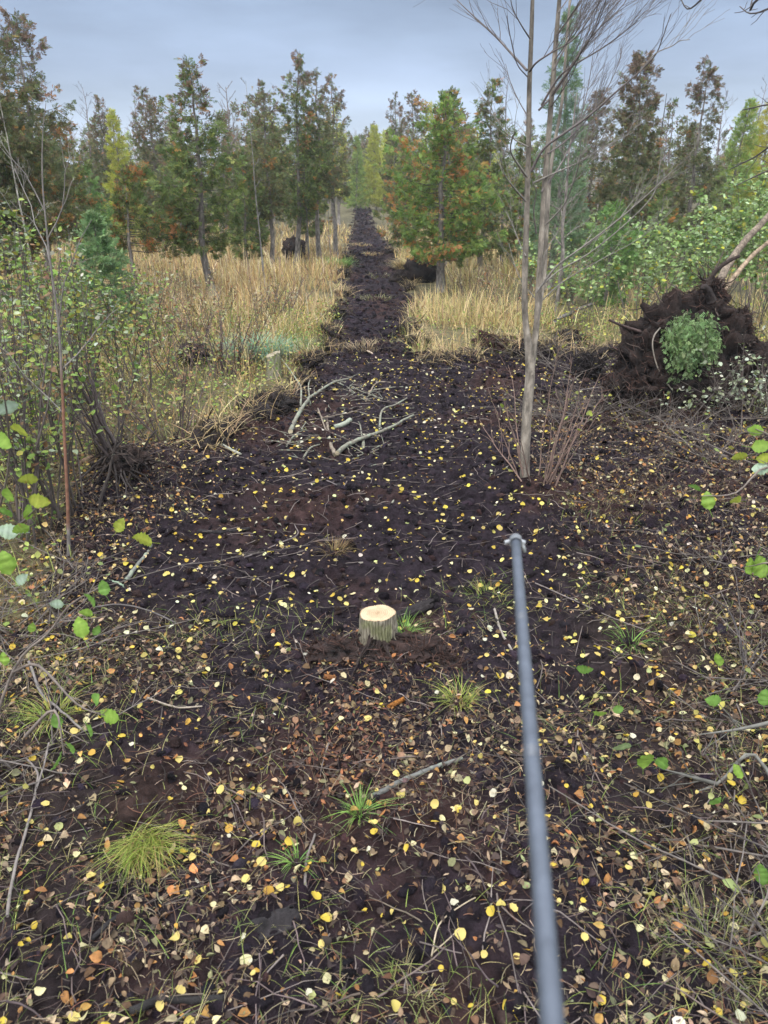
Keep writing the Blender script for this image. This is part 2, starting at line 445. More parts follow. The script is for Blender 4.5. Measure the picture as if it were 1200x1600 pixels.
def conifer(seed, H, W, clear=0.2, dens=1.0, pal=PAL_CEDAR, orange=0.1, brown_top=0.5, sparse_top=0.6, shape='cedar', sprays=None, size=0.2,
            trunk_r=None, lean=(0, 0), side=None, mb_t=None, mb_c=None, nb=None, off=(0, 0, 0)):
    """trunk and crown of one conifer in its own space"""
    rng = np.random.default_rng(seed)
    mb_t = mb_t or MB(); mb_c = mb_c or MB(); off = np.asarray(off, float)
    sprays = sprays or SPRAYS
    tr = trunk_r or 0.012 * H + 0.02
    n = 12
    t = np.linspace(0, 1, n)
    wob = np.cumsum(rng.normal(0, 0.006 * H, (n, 2)), 0); wob[0] = 0
    P = np.stack([wob[:, 0] + lean[0] * H * t, wob[:, 1] + lean[1] * H * t, H * t], -1)
    P[0, 2] = -0.1
    mb_t.tube(P + off, tr * (1 - t * 0.93) * (1 + 0.35 * np.exp(-t * 18)), C_TRUNK * rng.uniform(0.85, 1.15), 7, 0)
    nb = nb or int((23 if shape == 'cedar' else 26) * H * (1 - clear))
    u = (np.arange(nb) + rng.uniform(0, 1, nb)) / nb
    az = np.arange(nb) * 2.399 + rng.normal(0, .5, nb)
    if shape == 'cedar':
        prof = (1 - u) ** 0.62 * (0.5 + 0.5 * np.minimum(1, u / 0.28)) * .98 + 0.12
        prof = prof * (0.6 + 0.75 * vnoise(u * 7 + seed, az * 0.8, seed))
    elif shape == 'tam':
        prof = ((1 - u) ** 0.8 * 0.95 + 0.06) * (0.6 + 0.75 * vnoise(u * 9 + seed, az * 1.1, seed))
    else:
        prof = ((1 - u) ** 0.9 + 0.05) * (0.6 + 0.75 * vnoise(u * 9 + seed, az * 1.1, seed))
    Lb = W * prof * rng.uniform(0.65, 1.12, nb)
    if side is not None:
        Lb *= 0.55 + 0.75 * np.clip(np.cos(az - side), -0.3, 1)
    keep = rng.uniform(0, 1, nb) > sparse_top * u ** 1.8 * 0.6
    orng = vnoise(u * 9, az * 1.3 + seed * 3.3, seed + 4)
    pos, dirs, cols, scs = [], [], [], []
    for i in range(nb):
        if not keep[i]: continue
        z0 = H * (clear + (1 - clear) * u[i]) * 0.995
        b0 = A(np.interp(z0 / H, t, P[:, 0]), np.interp(z0 / H, t, P[:, 1]), z0)
        d = A(math.cos(az[i]), math.sin(az[i]), 0); l = Lb[i]
        s = np.linspace(0, 1, 5)
        if shape == 'cedar':
            up = rng.uniform(0.05, 0.35) + 0.25 * u[i]
            zz = l * (-0.18 * s + (0.2 + up) * s * s)
        elif shape == 'tam':
            zz = l * (0.15 * s + 0.1 * s * s)
        else:
            zz = l * (-0.28 * s + 0.22 * s * s)
        B = b0 + d[None] * (l * s)[:, None] + np.stack([np.zeros(5), np.zeros(5), zz], -1)
        B[1:, :2] += rng.normal(0, 0.05 * l, (4, 2))
        mb_c.tube(B + off, (0.009 * l + 0.004, 0.003), C_TRUNK * 0.5, 3, 1, cap=False)
        m = int(dens * (1.22 if sprays is SPRAYS else 1.15) * (10 + 34 * l) * (1 - 0.45 * sparse_top * u[i] ** 1.3))
        q = rng.uniform(0.15, 1, m) ** 0.75
        if shape == 'cedar':
            ck = np.sort(rng.uniform(.25, 1.0, 3 + int(3 * l))); q = np.clip(ck[rng.integers(0, len(ck), m)] + rng.normal(0, .06, m), .05, 1)
        base = np.stack([np.interp(q, s, B[:, a]) for a in range(3)], -1)
        perp = A(-d[1], d[0], 0)
        lat = rng.normal(0, 1, m) * 0.17 * l * (1.15 - q * 0.75) + rng.normal(0, 0.03, m)
        droop = rng.uniform(-0.16, 0.06, m) * (0.5 if shape != 'cedar' else 1) * min(1, l + 0.2)
        p = base + perp[None] * lat[:, None] + A(0, 0, 1)[None] * droop[:, None]
        dr = d[None] * rng.uniform(0.2, 1, m)[:, None] + perp[None] * (lat / (0.15 * l + 0.02) * 0.5 + rng.normal(0, .5, m))[:, None]
        dr[:, 2] += rng.normal(-0.25 if shape == 'cedar' else 0.05, 0.5, m) + 0.5 * u[i]
        c = pick(rng, pal, m)
        if orng[i] > 1 - orange:
            k = rng.uniform(0, 1, m) < 0.55
            c[k] = pick(rng, [(0.21, 0.092, 0.030, 2), (0.155, 0.072, 0.028, 2), (0.12, 0.075, 0.035, 1)], int(k.sum()))
        elif orange > 0:
            k = rng.uniform(0, 1, m) < orange * 0.25
            c[k] = pick(rng, [(0.20, 0.09, 0.03, 1), (0.15, 0.10, 0.04, 1)], int(k.sum()))
        if brown_top > 0:
            k = rng.uniform(0, 1, m) < brown_top * sstep(0.45, 1.0, np.array(u[i]))
            c[k] = pick(rng, [(0.080, 0.055, 0.042, 1), (0.095, 0.068, 0.048, 1), (0.058, 0.047, 0.034, 1)], int(k.sum()))
        pos.append(p); dirs.append(dr); cols.append(c); scs.append(size * .84 * rng.uniform(0.55, 1.25, m))
    # leader tuft
    m = int(26 * dens) + 6
    p = np.repeat(P[-1:], m, 0) - A(0, 0, 1) * rng.uniform(0, 0.08 * H, m)[:, None]
    pos.append(p); dirs.append(np.stack([rng.normal(0, .5, m), rng.normal(0, .5, m), rng.uniform(.3, 1, m)], -1)); cols.append(pick(rng, pal, m)); scs.append(size * rng.uniform(.5, .9, m))
    pos = np.concatenate(pos) + off; dirs = np.concatenate(dirs); cols = np.clip(np.concatenate(cols) * A(2.6, 2.5, 2.3), 0, .5); scs = np.concatenate(scs)
    R = frames(dirs, rng.uniform(0, 6.28, len(pos)))
    which = rng.integers(0, len(sprays), len(pos))
    for w, (T, F) in enumerate(sprays):
        k = which == w
        mb_c.put(T, F, pos[k], R[k], scs[k], cols[k], 0)
    return mb_t, mb_c

def tree(name, label, cat, px, pyb, pyt, hw, seed, group=None, **kw):
    b = at(px, pyb)
    top = atd(px, pyt, b[1]); H = top[2] - b[2]
    W = hw * depth_of(A(b[0], b[1], b[2] + H * 0.4)) / F_PX
    root = thing(name, label, cat, b, group)
    t, c = conifer(seed, H, W, **kw)
    t.build('trunk', M_BARK, root, True); c.build('crown', [M_FOL, M_BARK], root)
    return root

TREES = [
 # name, label, category, x, y base, y top, half width, seed, settings
 ('cedar_tree', 'very tall dark cedar cut off by the photo edge, highest in the leftmost group', 'tree', 2, 478, -125, 122, 1, dict(pal=PAL_DARK, orange=.10, brown_top=.55, dens=1.6, clear=.12, sparse_top=.2, nb=190)),
 ('cedar_tree', 'tall cedar with sparse brown top just right of the edge giant', 'tree', 84, 452, 22, 80, 2, dict(pal=PAL_DARK, orange=.14, brown_top=.8, dens=1.1, clear=.2, sparse_top=.75)),
 ('cedar_tree', 'short cedar with orange flagged boughs above the alder thicket, left of the dark forked trunk', 'tree', 45, 470, 190, 90, 3, dict(orange=.42, brown_top=.2, dens=1.2, clear=.25)),
 ('cedar_tree', 'stocky cedar with dark bare trunk and rusty boughs behind the young spruce', 'tree', 132, 438, 195, 52, 4, dict(orange=.32, brown_top=.4, clear=.3, trunk_r=.13)),
 ('tamarack_tree', 'bright yellow tamarack spire standing behind the orange flagged cedars', 'tree', 203, 395, 172, 38, 5, dict(shape='tam', pal=PAL_TAM, orange=0, brown_top=0, sprays=SPRAYS_FINE, dens=1.2, clear=.1, sparse_top=.1)),
 ('cedar_tree', 'distant cedar with thin purple-brown top, just left of the yellow tamarack spire', 'tree', 178, 392, 150, 36, 6, dict(pal=PAL_DARK, brown_top=.9, sparse_top=.8)),
 ('cedar_tree', 'cedar with purple-brown top between the yellow tamarack and the tall clearing-edge cedar', 'tree', 258, 398, 138, 46, 7, dict(pal=PAL_DARK, brown_top=.9, sparse_top=.7)),
 ('cedar_tree', 'full tall cedar on one straight bare trunk in the dry grass left of the track', 'tree', 336, 468, 92, 74, 8, dict(orange=.10, brown_top=.6, clear=.22, sparse_top=.75, dens=1.15, trunk_r=.11)),
 ('cedar_tree', 'small crooked cedar with drooping orange boughs swept to one side', 'tree', 212, 470, 262, 92, 9, dict(orange=.42, brown_top=.1, clear=.38, side=-0.1, lean=(.04, 0), dens=1.1, trunk_r=.07, sparse_top=.3)),
 ('cedar_tree', 'bright green bushy young cedar beside the stocky rusty cedar', 'tree', 160, 425, 262, 34, 10, dict(pal=PAL_GREEN, orange=0, brown_top=0, clear=.2)),
 ('cedar_tree', 'small green cedar at the foot of the tall clearing-edge cedar, on its track side', 'tree', 385, 425, 235, 40, 11, dict(orange=.08, brown_top=.2, clear=.12)),
 ('cedar_tree', 'cedar with ragged top left of the tallest one in the group beside the track', 'tree', 425, 425, 128, 46, 12, dict(pal=PAL_DARK, brown_top=.6, sparse_top=.8, clear=.3)),
 ('cedar_tree', 'tallest cedar of the group left of the track, dense and dark below', 'tree', 462, 415, 86, 58, 13, dict(pal=PAL_CEDAR, brown_top=.6, sparse_top=.8, clear=.26, dens=1.1)),
 ('cedar_tree', 'slim cedar on a pale bare stem, second from the track edge', 'tree', 500, 412, 108, 40, 14, dict(pal=PAL_DARK, brown_top=.6, sparse_top=.8, clear=.36, dens=.8)),
 ('cedar_tree', 'thin topped cedar on a pale stem closest to the left track edge', 'tree', 526, 404, 118, 42, 15, dict(pal=PAL_DARK, brown_top=.7, sparse_top=.95, clear=.36, dens=.8)),
 ('cedar_tree', 'low dark cedar filling the gap under the group beside the track', 'tree', 478, 400, 215, 50, 16, dict(pal=PAL_CEDAR, orange=.05, clear=.2, brown_top=.1)),
 ('cedar_tree', 'low dense cedar hiding the stems between the tall clearing-edge cedar and the track group', 'tree', 405, 398, 210, 46, 160, dict(pal=PAL_CEDAR, orange=.08, clear=.15, brown_top=.1, dens=.8)),
 ('cedar_tree', 'low green cedar behind the crooked orange cedar', 'tree', 285, 402, 225, 52, 161, dict(pal=PAL_CEDAR, orange=.2, clear=.15, brown_top=.2, dens=.8)),
 ('tamarack_tree', 'glowing yellow-green tamarack closing the far end of the track', 'tree', 588, 328, 196, 30, 17, dict(shape='tam', pal=PAL_TAM, orange=0, brown_top=0, sprays=SPRAYS_FINE, dens=.9, clear=.03, sparse_top=.1, size=.3)),
 ('tamarack_tree', 'pale green tamarack half hidden behind the glowing one at the track end', 'tree', 556, 330, 214, 22, 18, dict(shape='tam', pal=PAL_TAMG, orange=0, brown_top=0, sprays=SPRAYS_FINE, dens=.8, clear=.03, sparse_top=.1, size=.3)),
 ('tamarack_tree', 'ochre tamarack spire right beside the glowing one at the track end', 'tree', 606, 330, 220, 24, 181, dict(shape='tam', pal=PAL_TAM, orange=0, brown_top=0, sprays=SPRAYS_FINE, dens=.8, clear=.03, sparse_top=.1, size=.3)),
 ('cedar_tree', 'thin cedar with see-through top on the right track edge', 'tree', 614, 370, 148, 26, 19, dict(pal=PAL_DARK, brown_top=.8, sparse_top=.95, clear=.2)),
 ('cedar_tree', 'second see-through cedar right of the track, behind the broad orange one', 'tree', 646, 376, 145, 34, 20, dict(pal=PAL_DARK, brown_top=.7, sparse_top=.9, clear=.15)),
 ('cedar_tree', 'broad bushy cedar speckled with orange sprays on the right side of the track', 'tree', 690, 456, 150, 100, 21, dict(orange=.30, brown_top=.15, clear=.17, sparse_top=.35, dens=1.25, trunk_r=.13, pal=[(0.05, 0.09, 0.025, 3), (0.075, 0.115, 0.03, 3), (0.10, 0.14, 0.035, 2), (0.04, 0.06, 0.025, 1)])),
 ('cedar_tree', 'tall cedar with twin green tips rising behind the broad orange speckled one', 'tree', 752, 428, 128, 62, 22, dict(orange=.25, brown_top=.2, clear=.1, sparse_top=.5, dens=1.1)),
 ('cedar_tree', 'green tipped cedar left behind the broad orange speckled one', 'tree', 700, 415, 138, 52, 221, dict(orange=.2, brown_top=.2, clear=.1, sparse_top=.5)),
 ('cedar_tree', 'young cedar with orange flecks at the near right track edge', 'tree', 632, 398, 250, 44, 222, dict(orange=.25, brown_top=.1, clear=.1, sparse_top=.3)),
 ('pine_tree', 'narrow grey-green pine directly behind the bare forked tree', 'tree', 856, 452, 18, 62, 23, dict(shape='tam', pal=PAL_PINE, orange=0, brown_top=0, sprays=SPRAYS_FINE, dens=.75, clear=.1, sparse_top=.3, size=.24)),
 ('cedar_tree', 'dark green cedar mass between the pine and the broad speckled cedar', 'tree', 810, 418, 215, 56, 24, dict(orange=.14, brown_top=.2, clear=.05)),
 ('cedar_tree', 'dark rusty-topped cedar right of the pine, behind bare branches', 'tree', 905, 425, 142, 52, 25, dict(pal=PAL_DARK, brown_top=.8, orange=.08, clear=.08)),
 ('cedar_tree', 'pointed dark cedar with reddish tip, the taller of the two dense ones right', 'tree', 968, 430, 84, 64, 26, dict(pal=PAL_DARK, brown_top=.85, orange=.06, sparse_top=.4, clear=.06, dens=1.2)),
 ('cedar_tree', 'dark cedar with open lacy top standing right of a dead spar', 'tree', 1060, 420, 98, 56, 27, dict(pal=PAL_DARK, brown_top=.8, orange=.03, sparse_top=.8, clear=.08, dens=1.1)),
 ('tamarack_tree', 'soft green tamarack right of the lacy dark cedar', 'tree', 1122, 415, 158, 56, 28, dict(shape='tam', pal=PAL_TAMG, orange=0, brown_top=0, sprays=SPRAYS_FINE, dens=1.2, clear=.05, sparse_top=.1)),
 ('tamarack_tree', 'mustard yellow tamarack near the right photo edge', 'tree', 1166, 410, 142, 50, 29, dict(shape='tam', pal=[(0.2, 0.19, 0.03, 3), (0.24, 0.2, 0.03, 2)], orange=0, brown_top=0, sprays=SPRAYS_FINE, dens=1.2, clear=.05, sparse_top=.1)),
 ('cedar_tree', 'dark cedar cut by the right photo edge beside the mustard tamarack', 'tree', 1212, 425, 105, 42, 30, dict(pal=PAL_DARK, brown_top=.4, clear=.05)),
 ('spruce_tree', 'young green spruce with full skirts among the alder thicket', 'tree', 166, 528, 335, 80, 31, dict(shape='spruce', pal=PAL_SPRUCE, orange=0, brown_top=0, dens=.8, clear=.02, sparse_top=0, size=.19, nb=90)),
 ('cedar_sapling', 'drooping green cedar sapling behind the leaning grey log', 'tree', 945, 478, 318, 64, 32, dict(pal=PAL_GREEN, orange=.05, brown_top=0, clear=.02, dens=1.1, sparse_top=.2, size=.17)),
 ('cedar_sapling', 'low cedar sapling in deep shade right of the bare forked tree', 'tree', 1020, 440, 290, 50, 33, dict(pal=PAL_CEDAR, orange=.05, brown_top=0, clear=.02, dens=1.0)),
]
for t in TREES:
    tree(*t[:8], **t[8])

def limb(mb, P, r0, r1, rng, twigs=6, tl=0.5, up=0.6, col=C_TRUNK, mat_i=0, sub=2, n=4, along=None, tmin=0.2):
    """a branch with finer twigs on it"""
    P = np.asarray(P, float); k = len(P)
    mb.tube(P, np.linspace(r0, r1, k), col, n, mat_i, cap=False)
    for _ in range(twigs):
        f = rng.uniform(tmin, 0.98); i = min(int(f * (k - 1)), k - 2)
        b = P[i] + (P[i + 1] - P[i]) * (f * (k - 1) - i)
        d = P[i + 1] - P[i]; d = d / (np.linalg.norm(d) + 1e-9)
        o = rng.normal(0, 1, 3); o -= d * (o @ d); o /= np.linalg.norm(o) + 1e-9
        e = d * rng.uniform(.5, 1) + o * rng.uniform(.4, .9) + A(0, 0, up) * rng.uniform(0, 1)
        if along is not None: e = e * 0.5 + np.asarray(along) * rng.uniform(.3, 1)
        e /= np.linalg.norm(e); l = tl * rng.uniform(.4, 1.1) * (1.1 - 0.5 * f)
        rr = (r0 + (r1 - r0) * f) * 0.55
        Q = wig(b, b + e * l, 5, l * 0.05, rng)
        if sub > 0:
            limb(mb, Q, max(rr, r1 * .8), max(r1 * 0.6, 0.0012), rng, max(1, int(twigs * .45)), tl * 0.5, up, col, mat_i, sub - 1, 3, along, 0.2)
        else:
            mb.tube(Q, (max(rr, r1 * .8), max(r1 * .6, .0012)), col, 3, mat_i, cap=False)

def bare_tree(name, label, px, pyb, pyt, seed, nb=22, col=A(0.2, 0.18, 0.16), r=0.05, spread=0.28, group=None, twigs=5, clear=.35):
    rng = np.random.default_rng(seed)
    b = at(px, pyb); H = atd(px, pyt, b[1])[2] - b[2]
    root = thing(name, label, 'tree', b, group)
    T = MB(); P = wig((0, 0, -.1), (rng.normal(0, .03 * H), rng.normal(0, .03 * H), H), 10, (.004 if name == 'dead_tree' else .012) * H, rng)
    T.tube(P, np.linspace(r, r * .15, 10), col, 6)
    T.build('trunk', M_BARK, root, True)
    C = MB()
    for i in range(nb):
        u = clear + (1 - clear) * (i + rng.uniform(0, 1)) / nb
        q = np.array([np.interp(u * 9, range(10), P[:, a]) for a in range(3)])
        az = rng.uniform(0, 6.28); l = H * spread * (1.15 - u) * rng.uniform(.6, 1.2) + 0.15
        e = q + A(math.cos(az) * l * .75, math.sin(az) * l * .75, l * rng.uniform(.4, .95))
        limb(C, wig(q, e, 5, l * .04, rng), r * .3 * (1.1 - u) + .005, .005, rng, twigs, l * .5, .7, col * rng.uniform(.8, 1.1), sub=1, n=3)
    if nb: C.build('crown', M_BARK, root)
    return root

GREYW = A(0.24, 0.225, 0.21)
for a in [
 ('dead_tree', 'dead thin pole tree, straight and bare, left of the track group', 416, 462, 128, 40, 5, GREYW, .03, .06),
 ('dead_tree', 'pale forked dead sapling rising out of the alder thicket', 66, 500, 120, 41, 9, A(.34, .32, .28), .03, .28),
 ('dead_tree', 'bare dead spar with a broken tip between two dark cedars', 1004, 420, 148, 42, 10, A(.09, .08, .08), .06, .12),
 ('bare_tree', 'grey leafless tree behind the thin purple-brown cedar tops', 158, 388, 135, 43, 26, A(.2, .17, .17), .06, .22),
 ('bare_tree', 'grey leafless tree between the yellow spire and the purple-brown cedar', 225, 388, 150, 44, 26, A(.22, .19, .19), .06, .22),
 ('bare_tree', 'pinkish leafless tree behind the gap right of the yellow spire', 300, 390, 185, 45, 26, A(.22, .18, .17), .06, .22),
 ('bare_tree', 'grey bare tree behind the twin green cedar tips', 785, 420, 120, 46, 24, A(.17, .15, .15), .06, .22),
 ('bare_tree', 'purple-grey bare tree right behind the dead spar', 1020, 405, 180, 47, 26, A(.22, .18, .19), .06, .25),
 ('bare_tree', 'purple-grey leafless crown above the soft green tamarack', 1105, 400, 140, 48, 28, A(.2, .165, .17), .06, .25),
 ('bare_tree', 'purple-grey leafless crown above the mustard tamarack', 1150, 400, 132, 49, 28, A(.2, .165, .17), .06, .25),
 ('bare_tree', 'slim grey trunk behind the forked bare tree, standing in dry grass', 868, 505, 140, 50, 16, A(.25, .22, .2), .055, .2),
 ('dead_tree', 'grey leaning bare trunk in the group left of the track', 484, 415, 250, 51, 5, GREYW * .8, .05, .1),
 ('dead_tree', 'thin pale stem in the grass just left of the track edge', 516, 400, 240, 52, 4, GREYW * 1.1, .025, .1),
]:
    bare_tree(a[0], a[1], a[2], a[3], a[4], a[5], a[6], a[7], a[8], a[9])

# the far wood reads as one mass
def far_wood():
    rng = np.random.default_rng(77)
    T, C = MB(), MB()
    n = 0
    while n < 380:
        y = 46 + 110 * rng.uniform(0, 1) ** 1.2; x = rng.uniform(-0.72, 0.72) * y
        tx = 0.2 - 0.0268 * y
        if abs(x - tx) < 1.9 and y < 97: continue
        if y > 97 and rng.uniform() < .5: x = tx + rng.normal(0, 5)
        n += 1
        z = hz(x, y); H = rng.uniform(4.0, 7.0) * (1 + .003 * y)
        kind = rng.uniform()
        if kind < 0.56:
            kw = dict(pal=PAL_DARK if rng.uniform() < .5 else PAL_CEDAR, orange=.1, brown_top=rng.uniform(.3, .9), W=H * rng.uniform(.15, .22), dens=.5)
        elif kind < 0.70:
            kw = dict(pal=PAL_TAM if rng.uniform() < .5 else PAL_TAMG, orange=0, brown_top=0, W=H * .15, dens=.5)
        else:
            b = A(x, y, z)
            P = wig(b, b + A(rng.normal(0, .3), 0, H), 6, .1, rng); g = A(.30, .25, .235) * rng.uniform(.8, 1.15)
            T.tube(P, (.07, .02), g, 4, 0, cap=False)
            for i in range(22):
                u = .3 + .7 * (i + rng.uniform()) / 22; q = b + (P[-1] - b) * u; az = rng.uniform(0, 6.28); l = H * .28 * (1.15 - u) + .2
                limb(T, wig(q, q + A(math.cos(az) * l * .7, math.sin(az) * l * .7, l * .8), 4, l * .05, rng), .02, .01, rng, 4, l * .5, .7, g, sub=0, n=3)
            continue
        conifer(int(rng.integers(1e6)), H, clear=rng.uniform(.02, .25), sprays=SPRAYS_FAR, size=.34 + .0015 * y, mb_t=T, mb_c=C, off=(x, y, z), nb=46, sparse_top=.6, **kw)
    m = MB()
    for s, mi in ((T, 1), (C, 0)):
        V = np.concatenate(s.v); c = np.concatenate(s.c)
        base = m.n; m.v.append(V); m.c.append(c); m.n += len(V)
        for f, q in zip(s.f, s.m):
            m.f.append(f + base); m.m.append(np.full(len(f), 1) if mi else q)
    tag(m.build('distant_woods', [M_FOL, M_BARK]), 'mixed far wood of cedars, tamaracks and grey bare trees behind the clearing', 'woods', kind='stuff')
far_wood()

# ---------------------------------------------------------------- the forked bare tree and its low shoots
def forked_tree():
    rng = np.random.default_rng(11)
    base = BARE.copy(); base[2] = hz(base[0], base[1]); Y = base[1]
    root = thing('bare_tree', 'leafless forked tree with grey bark growing from the peat right of the clearing', 'tree', base)
    def P(lst, y0=0.0, y1=0.0):
        n = len(lst)
        return spline([atd(a, b, Y + y0 + (y1 - y0) * i / max(1, n - 1)) - base for i, (a, b) in enumerate(lst)], 4)
    c1 = A(0.26, 0.225, 0.185)
    m = MB()
    pa = P([(821, 785), (820, 740), (821, 690), (824, 640), (828, 590), (827, 550), (821, 500), (820, 440), (822, 370), (824, 300), (826, 220), (827, 140), (830, 60), (832, 0), (834, -90), (838, -200)], 0, .1)
    n = len(pa); q = np.linspace(0, 1, n)
    m.tube(pa, np.interp(q, [0, .05, .25, .33, .4, .7, 1], [.061, .044, .043, .038, .026, .020, .010]), np.clip(c1[None] * np.interp(q, [0, .3, .6, .8, 1], [1.1, 1, .95, .62, .5])[:, None], 0, 1), 12, jit=.035, rng=rng)
    m.build('trunk', M_BARK, root, True)
    m = MB()
    pb = P([(829, 585), (834, 545), (839, 500), (842, 440), (846, 370), (851, 290), (857, 215), (863, 140), (869, 60), (874, 0), (880, -90), (886, -200)], .02, .25)
    n = len(pb); q = np.linspace(0, 1, n)
    m.tube(pb, np.interp(q, [0, .1, .3, .7, 1], [.034, .028, .024, .019, .009]), c1[None] * np.interp(q, [0, .6, .8, 1], [1, .95, .8, .7])[:, None], 10, jit=.035, rng=rng)
    m.build('stem', M_BARK, root, True)
    m = MB()
    pc = P([(836, 520), (850, 430), (855, 340), (862, 250), (878, 160), (884, 80), (892, -20), (900, -120)], .1, .7)
    m.tube(pc, np.linspace(.021, .007, len(pc)), c1 * 1.2, 7, jit=.03, rng=rng)
    m.build('stem', M_BARK, root, True)
    dk = A(0.135, 0.115, 0.11); lt = A(0.22, 0.20, 0.175)
    BR = [
     ([(823, 110), (800, 85), (775, 58), (745, 30), (718, 4), (695, -20)], -.1, .5, .013, dk, 9),
     ([(827, 112), (838, 98), (862, 82), (900, 58), (937, 2), (960, -40)], 0, -.5, .011, dk, 8),
     ([(846, 165), (868, 128), (890, 106), (940, 76), (978, 48), (996, 32)], .1, -.3, .012, dk, 8),
     ([(842, 172), (875, 135), (920, 62), (975, 6), (990, -30)], .1, .6, .011, dk, 10),
     ([(830, 268), (850, 232), (888, 204), (922, 180), (960, 146), (1000, 112), (1024, 86), (1035, 60), (1048, 22)], 0, -.6, .015, dk, 4),
     ([(1000, 112), (1024, 84), (1050, 72), (1062, 64), (1078, 62)], -.5, -.7, .006, lt, 3),
     ([(832, 286), (872, 268), (912, 250), (948, 228), (990, 206)], .05, .4, .01, lt, 7),
     ([(823, 276), (806, 252), (798, 236), (800, 216), (806, 205)], 0, -.5, .013, lt * 1.1, 5),
     ([(821, 314), (802, 292), (788, 272), (782, 246)], 0, -.4, .011, lt * 1.1, 4),
     ([(852, 352), (880, 322), (894, 290), (905, 256), (908, 215)], .1, -.4, .009, lt, 5),
     ([(838, 365), (834, 330), (838, 300), (832, 285)], .1, -.2, .01, lt, 2),
     ([(838, 458), (868, 418), (902, 392), (958, 350), (1012, 304), (1050, 268), (1078, 244)], 0, -.5, .012, lt, 5),
     ([(840, 452), (872, 424), (920, 396), (975, 352), (1020, 305), (1030, 262), (1034, 230)], 0, .3, .009, lt * .95, 5),
     ([(836, 480), (880, 440), (940, 405), (1000, 372), (1050, 330)], .1, .9, .008, lt * .8, 5),
     ([(856, 240), (890, 215), (930, 170), (958, 120), (972, 80)], .1, .8, .009, dk, 8),
     ([(846, 300), (880, 250), (905, 190), (920, 130), (930, 60)], .1, .5, .009, dk * 1.3, 8),
     ([(865, 110), (890, 60), (915, 10), (930, -50)], .1, .2, .01, dk, 8),
     ([(862, 150), (900, 95), (935, 35), (955, -30)], .1, -.7, .009, dk, 8),
     ([(826, 230), (800, 215), (778, 190), (760, 150)], 0, .7, .008, lt * .7, 6),
     ([(828, 60), (815, 40), (800, 10), (796, -30)], 0, -.3, .008, dk, 5),
     ([(824, 180), (812, 160), (798, 130), (790, 100)], 0, .4, .006, dk, 4),
     ([(824, 120), (808, 100), (798, 60), (792, 25)], 0, -.5, .006, dk, 4),
     ([(822, 400), (812, 380), (800, 350), (790, 330)], 0, .4, .006, lt, 5),
     ([(845, 410), (860, 380), (872, 360), (880, 340)], .1, .2, .006, lt, 4),
     ([(840, 470), (815, 440), (803, 410), (795, 380)], .1, .5, .006, lt * .9, 4),
    ]
    for q in range(8):
        x0, y0_ = 846 + rng.uniform(0, 26), rng.uniform(-60, 190); x0 = np.interp(y0_, [-60, 215], [878, 857]); l = rng.uniform(60, 140)
        BR.append(([(x0, y0_), (x0 + l * .25, y0_ - l * .35), (x0 + l * .55, y0_ - l * .85), (x0 + l * .75, y0_ - l * 1.4)], .15, rng.uniform(-.6, .8), .006, A(.17, .145, .135) * rng.uniform(.8, 1.3), 3))
    for lst, y0, y1, r0, c, tw in BR:
        m = MB(); p = P(lst, y0, y1)
        limb(m, p, r0 * .8, .0022, rng, int(tw * (1.7 if lst[-1][0] > lst[0][0] else 1.1)), .5, .3, c, 0, 1, 5, along=(.45, .1, .6) if lst[-1][0] > lst[0][0] else (-.35, .1, .5), tmin=.25)
        m.build('branch', M_TWIG, root, True)
forked_tree()

def shoots(name, label, cat, base, specs, seed, col=A(.085, .06, .06), leaves=0, lsize=.05, pal=None, leaf_z=(.3, 1), shape='ovate', group=None, r0=.007, twigs=4, tl=.3, droop=False, sub=0):
    """a multi-stemmed shrub: each stem a part, the leaves one part. specs: (dx, dy, length) of every stem"""
    rng = np.random.default_rng(seed)
    root = thing(name, label, cat, base, group)
    tips = []
    for (bx, by, ex, ey, ez) in specs:
        m = MB(); hzb = hz(base[0] + bx, base[1] + by) - base[2] - .04
        P = wig((bx, by, hzb), (ex, ey, ez), 8, .03 * math.sqrt(ez * ez + ex * ex + ey * ey) * .5, rng)
        c = col * rng.uniform(.75, 1.5)
        rr = r0 * rng.uniform(.7, 1.3)
        limb(m, P, rr, .0022, rng, twigs, tl, .5, c, 0, sub, 5, tmin=.3)
        m.build('stem', M_TWIG, root, True)
        V = np.concatenate(m.v[1:]) if len(m.v) > 1 else P
        tips.append(np.concatenate([V, P[3:]]))
    if leaves:
        T = np.concatenate(tips); zmax = T[:, 2].max()
        k = (T[:, 2] > leaf_z[0] * zmax) & (T[:, 2] <= leaf_z[1] * zmax)
        T = T[k]
        i = rng.integers(0, len(T), leaves)
        pos = T[i] + rng.normal(0, .02, (leaves, 3))
        d = np.stack([rng.normal(0, 1, leaves), rng.normal(0, 1, leaves), rng.normal(-.15, .45, leaves)], -1)
        R = frames(d, rng.normal(0, .6, leaves)); sc = lsize * rng.uniform(.6, 1.25, leaves)
        c = pick(rng, pal, leaves); m = MB()
        sh = [leaf_shape(shape, rng, rng.uniform(-.4, .6), rng.uniform(.05, .5), 5) for _ in range(4)]
        w = rng.integers(0, 4, leaves)
        for a in range(4):
            m.put(*sh[a], pos[w == a], R[w == a], sc[w == a], c[w == a])
        m.build('leaves', M_LEAF, root)
    return root

def stems(rng, n, h, spread, base_r=.12, lean=(0, 0)):
    o = []
    for _ in range(n):
        a = rng.uniform(0, 6.28); b = base_r * rng.uniform(.2, 1); l = spread * rng.uniform(.2, 1)
        o.append((math.cos(a) * b, math.sin(a) * b, math.cos(a) * (b + l) + lean[0], math.sin(a) * (b + l) + lean[1], h * rng.uniform(.6, 1)))
    return o

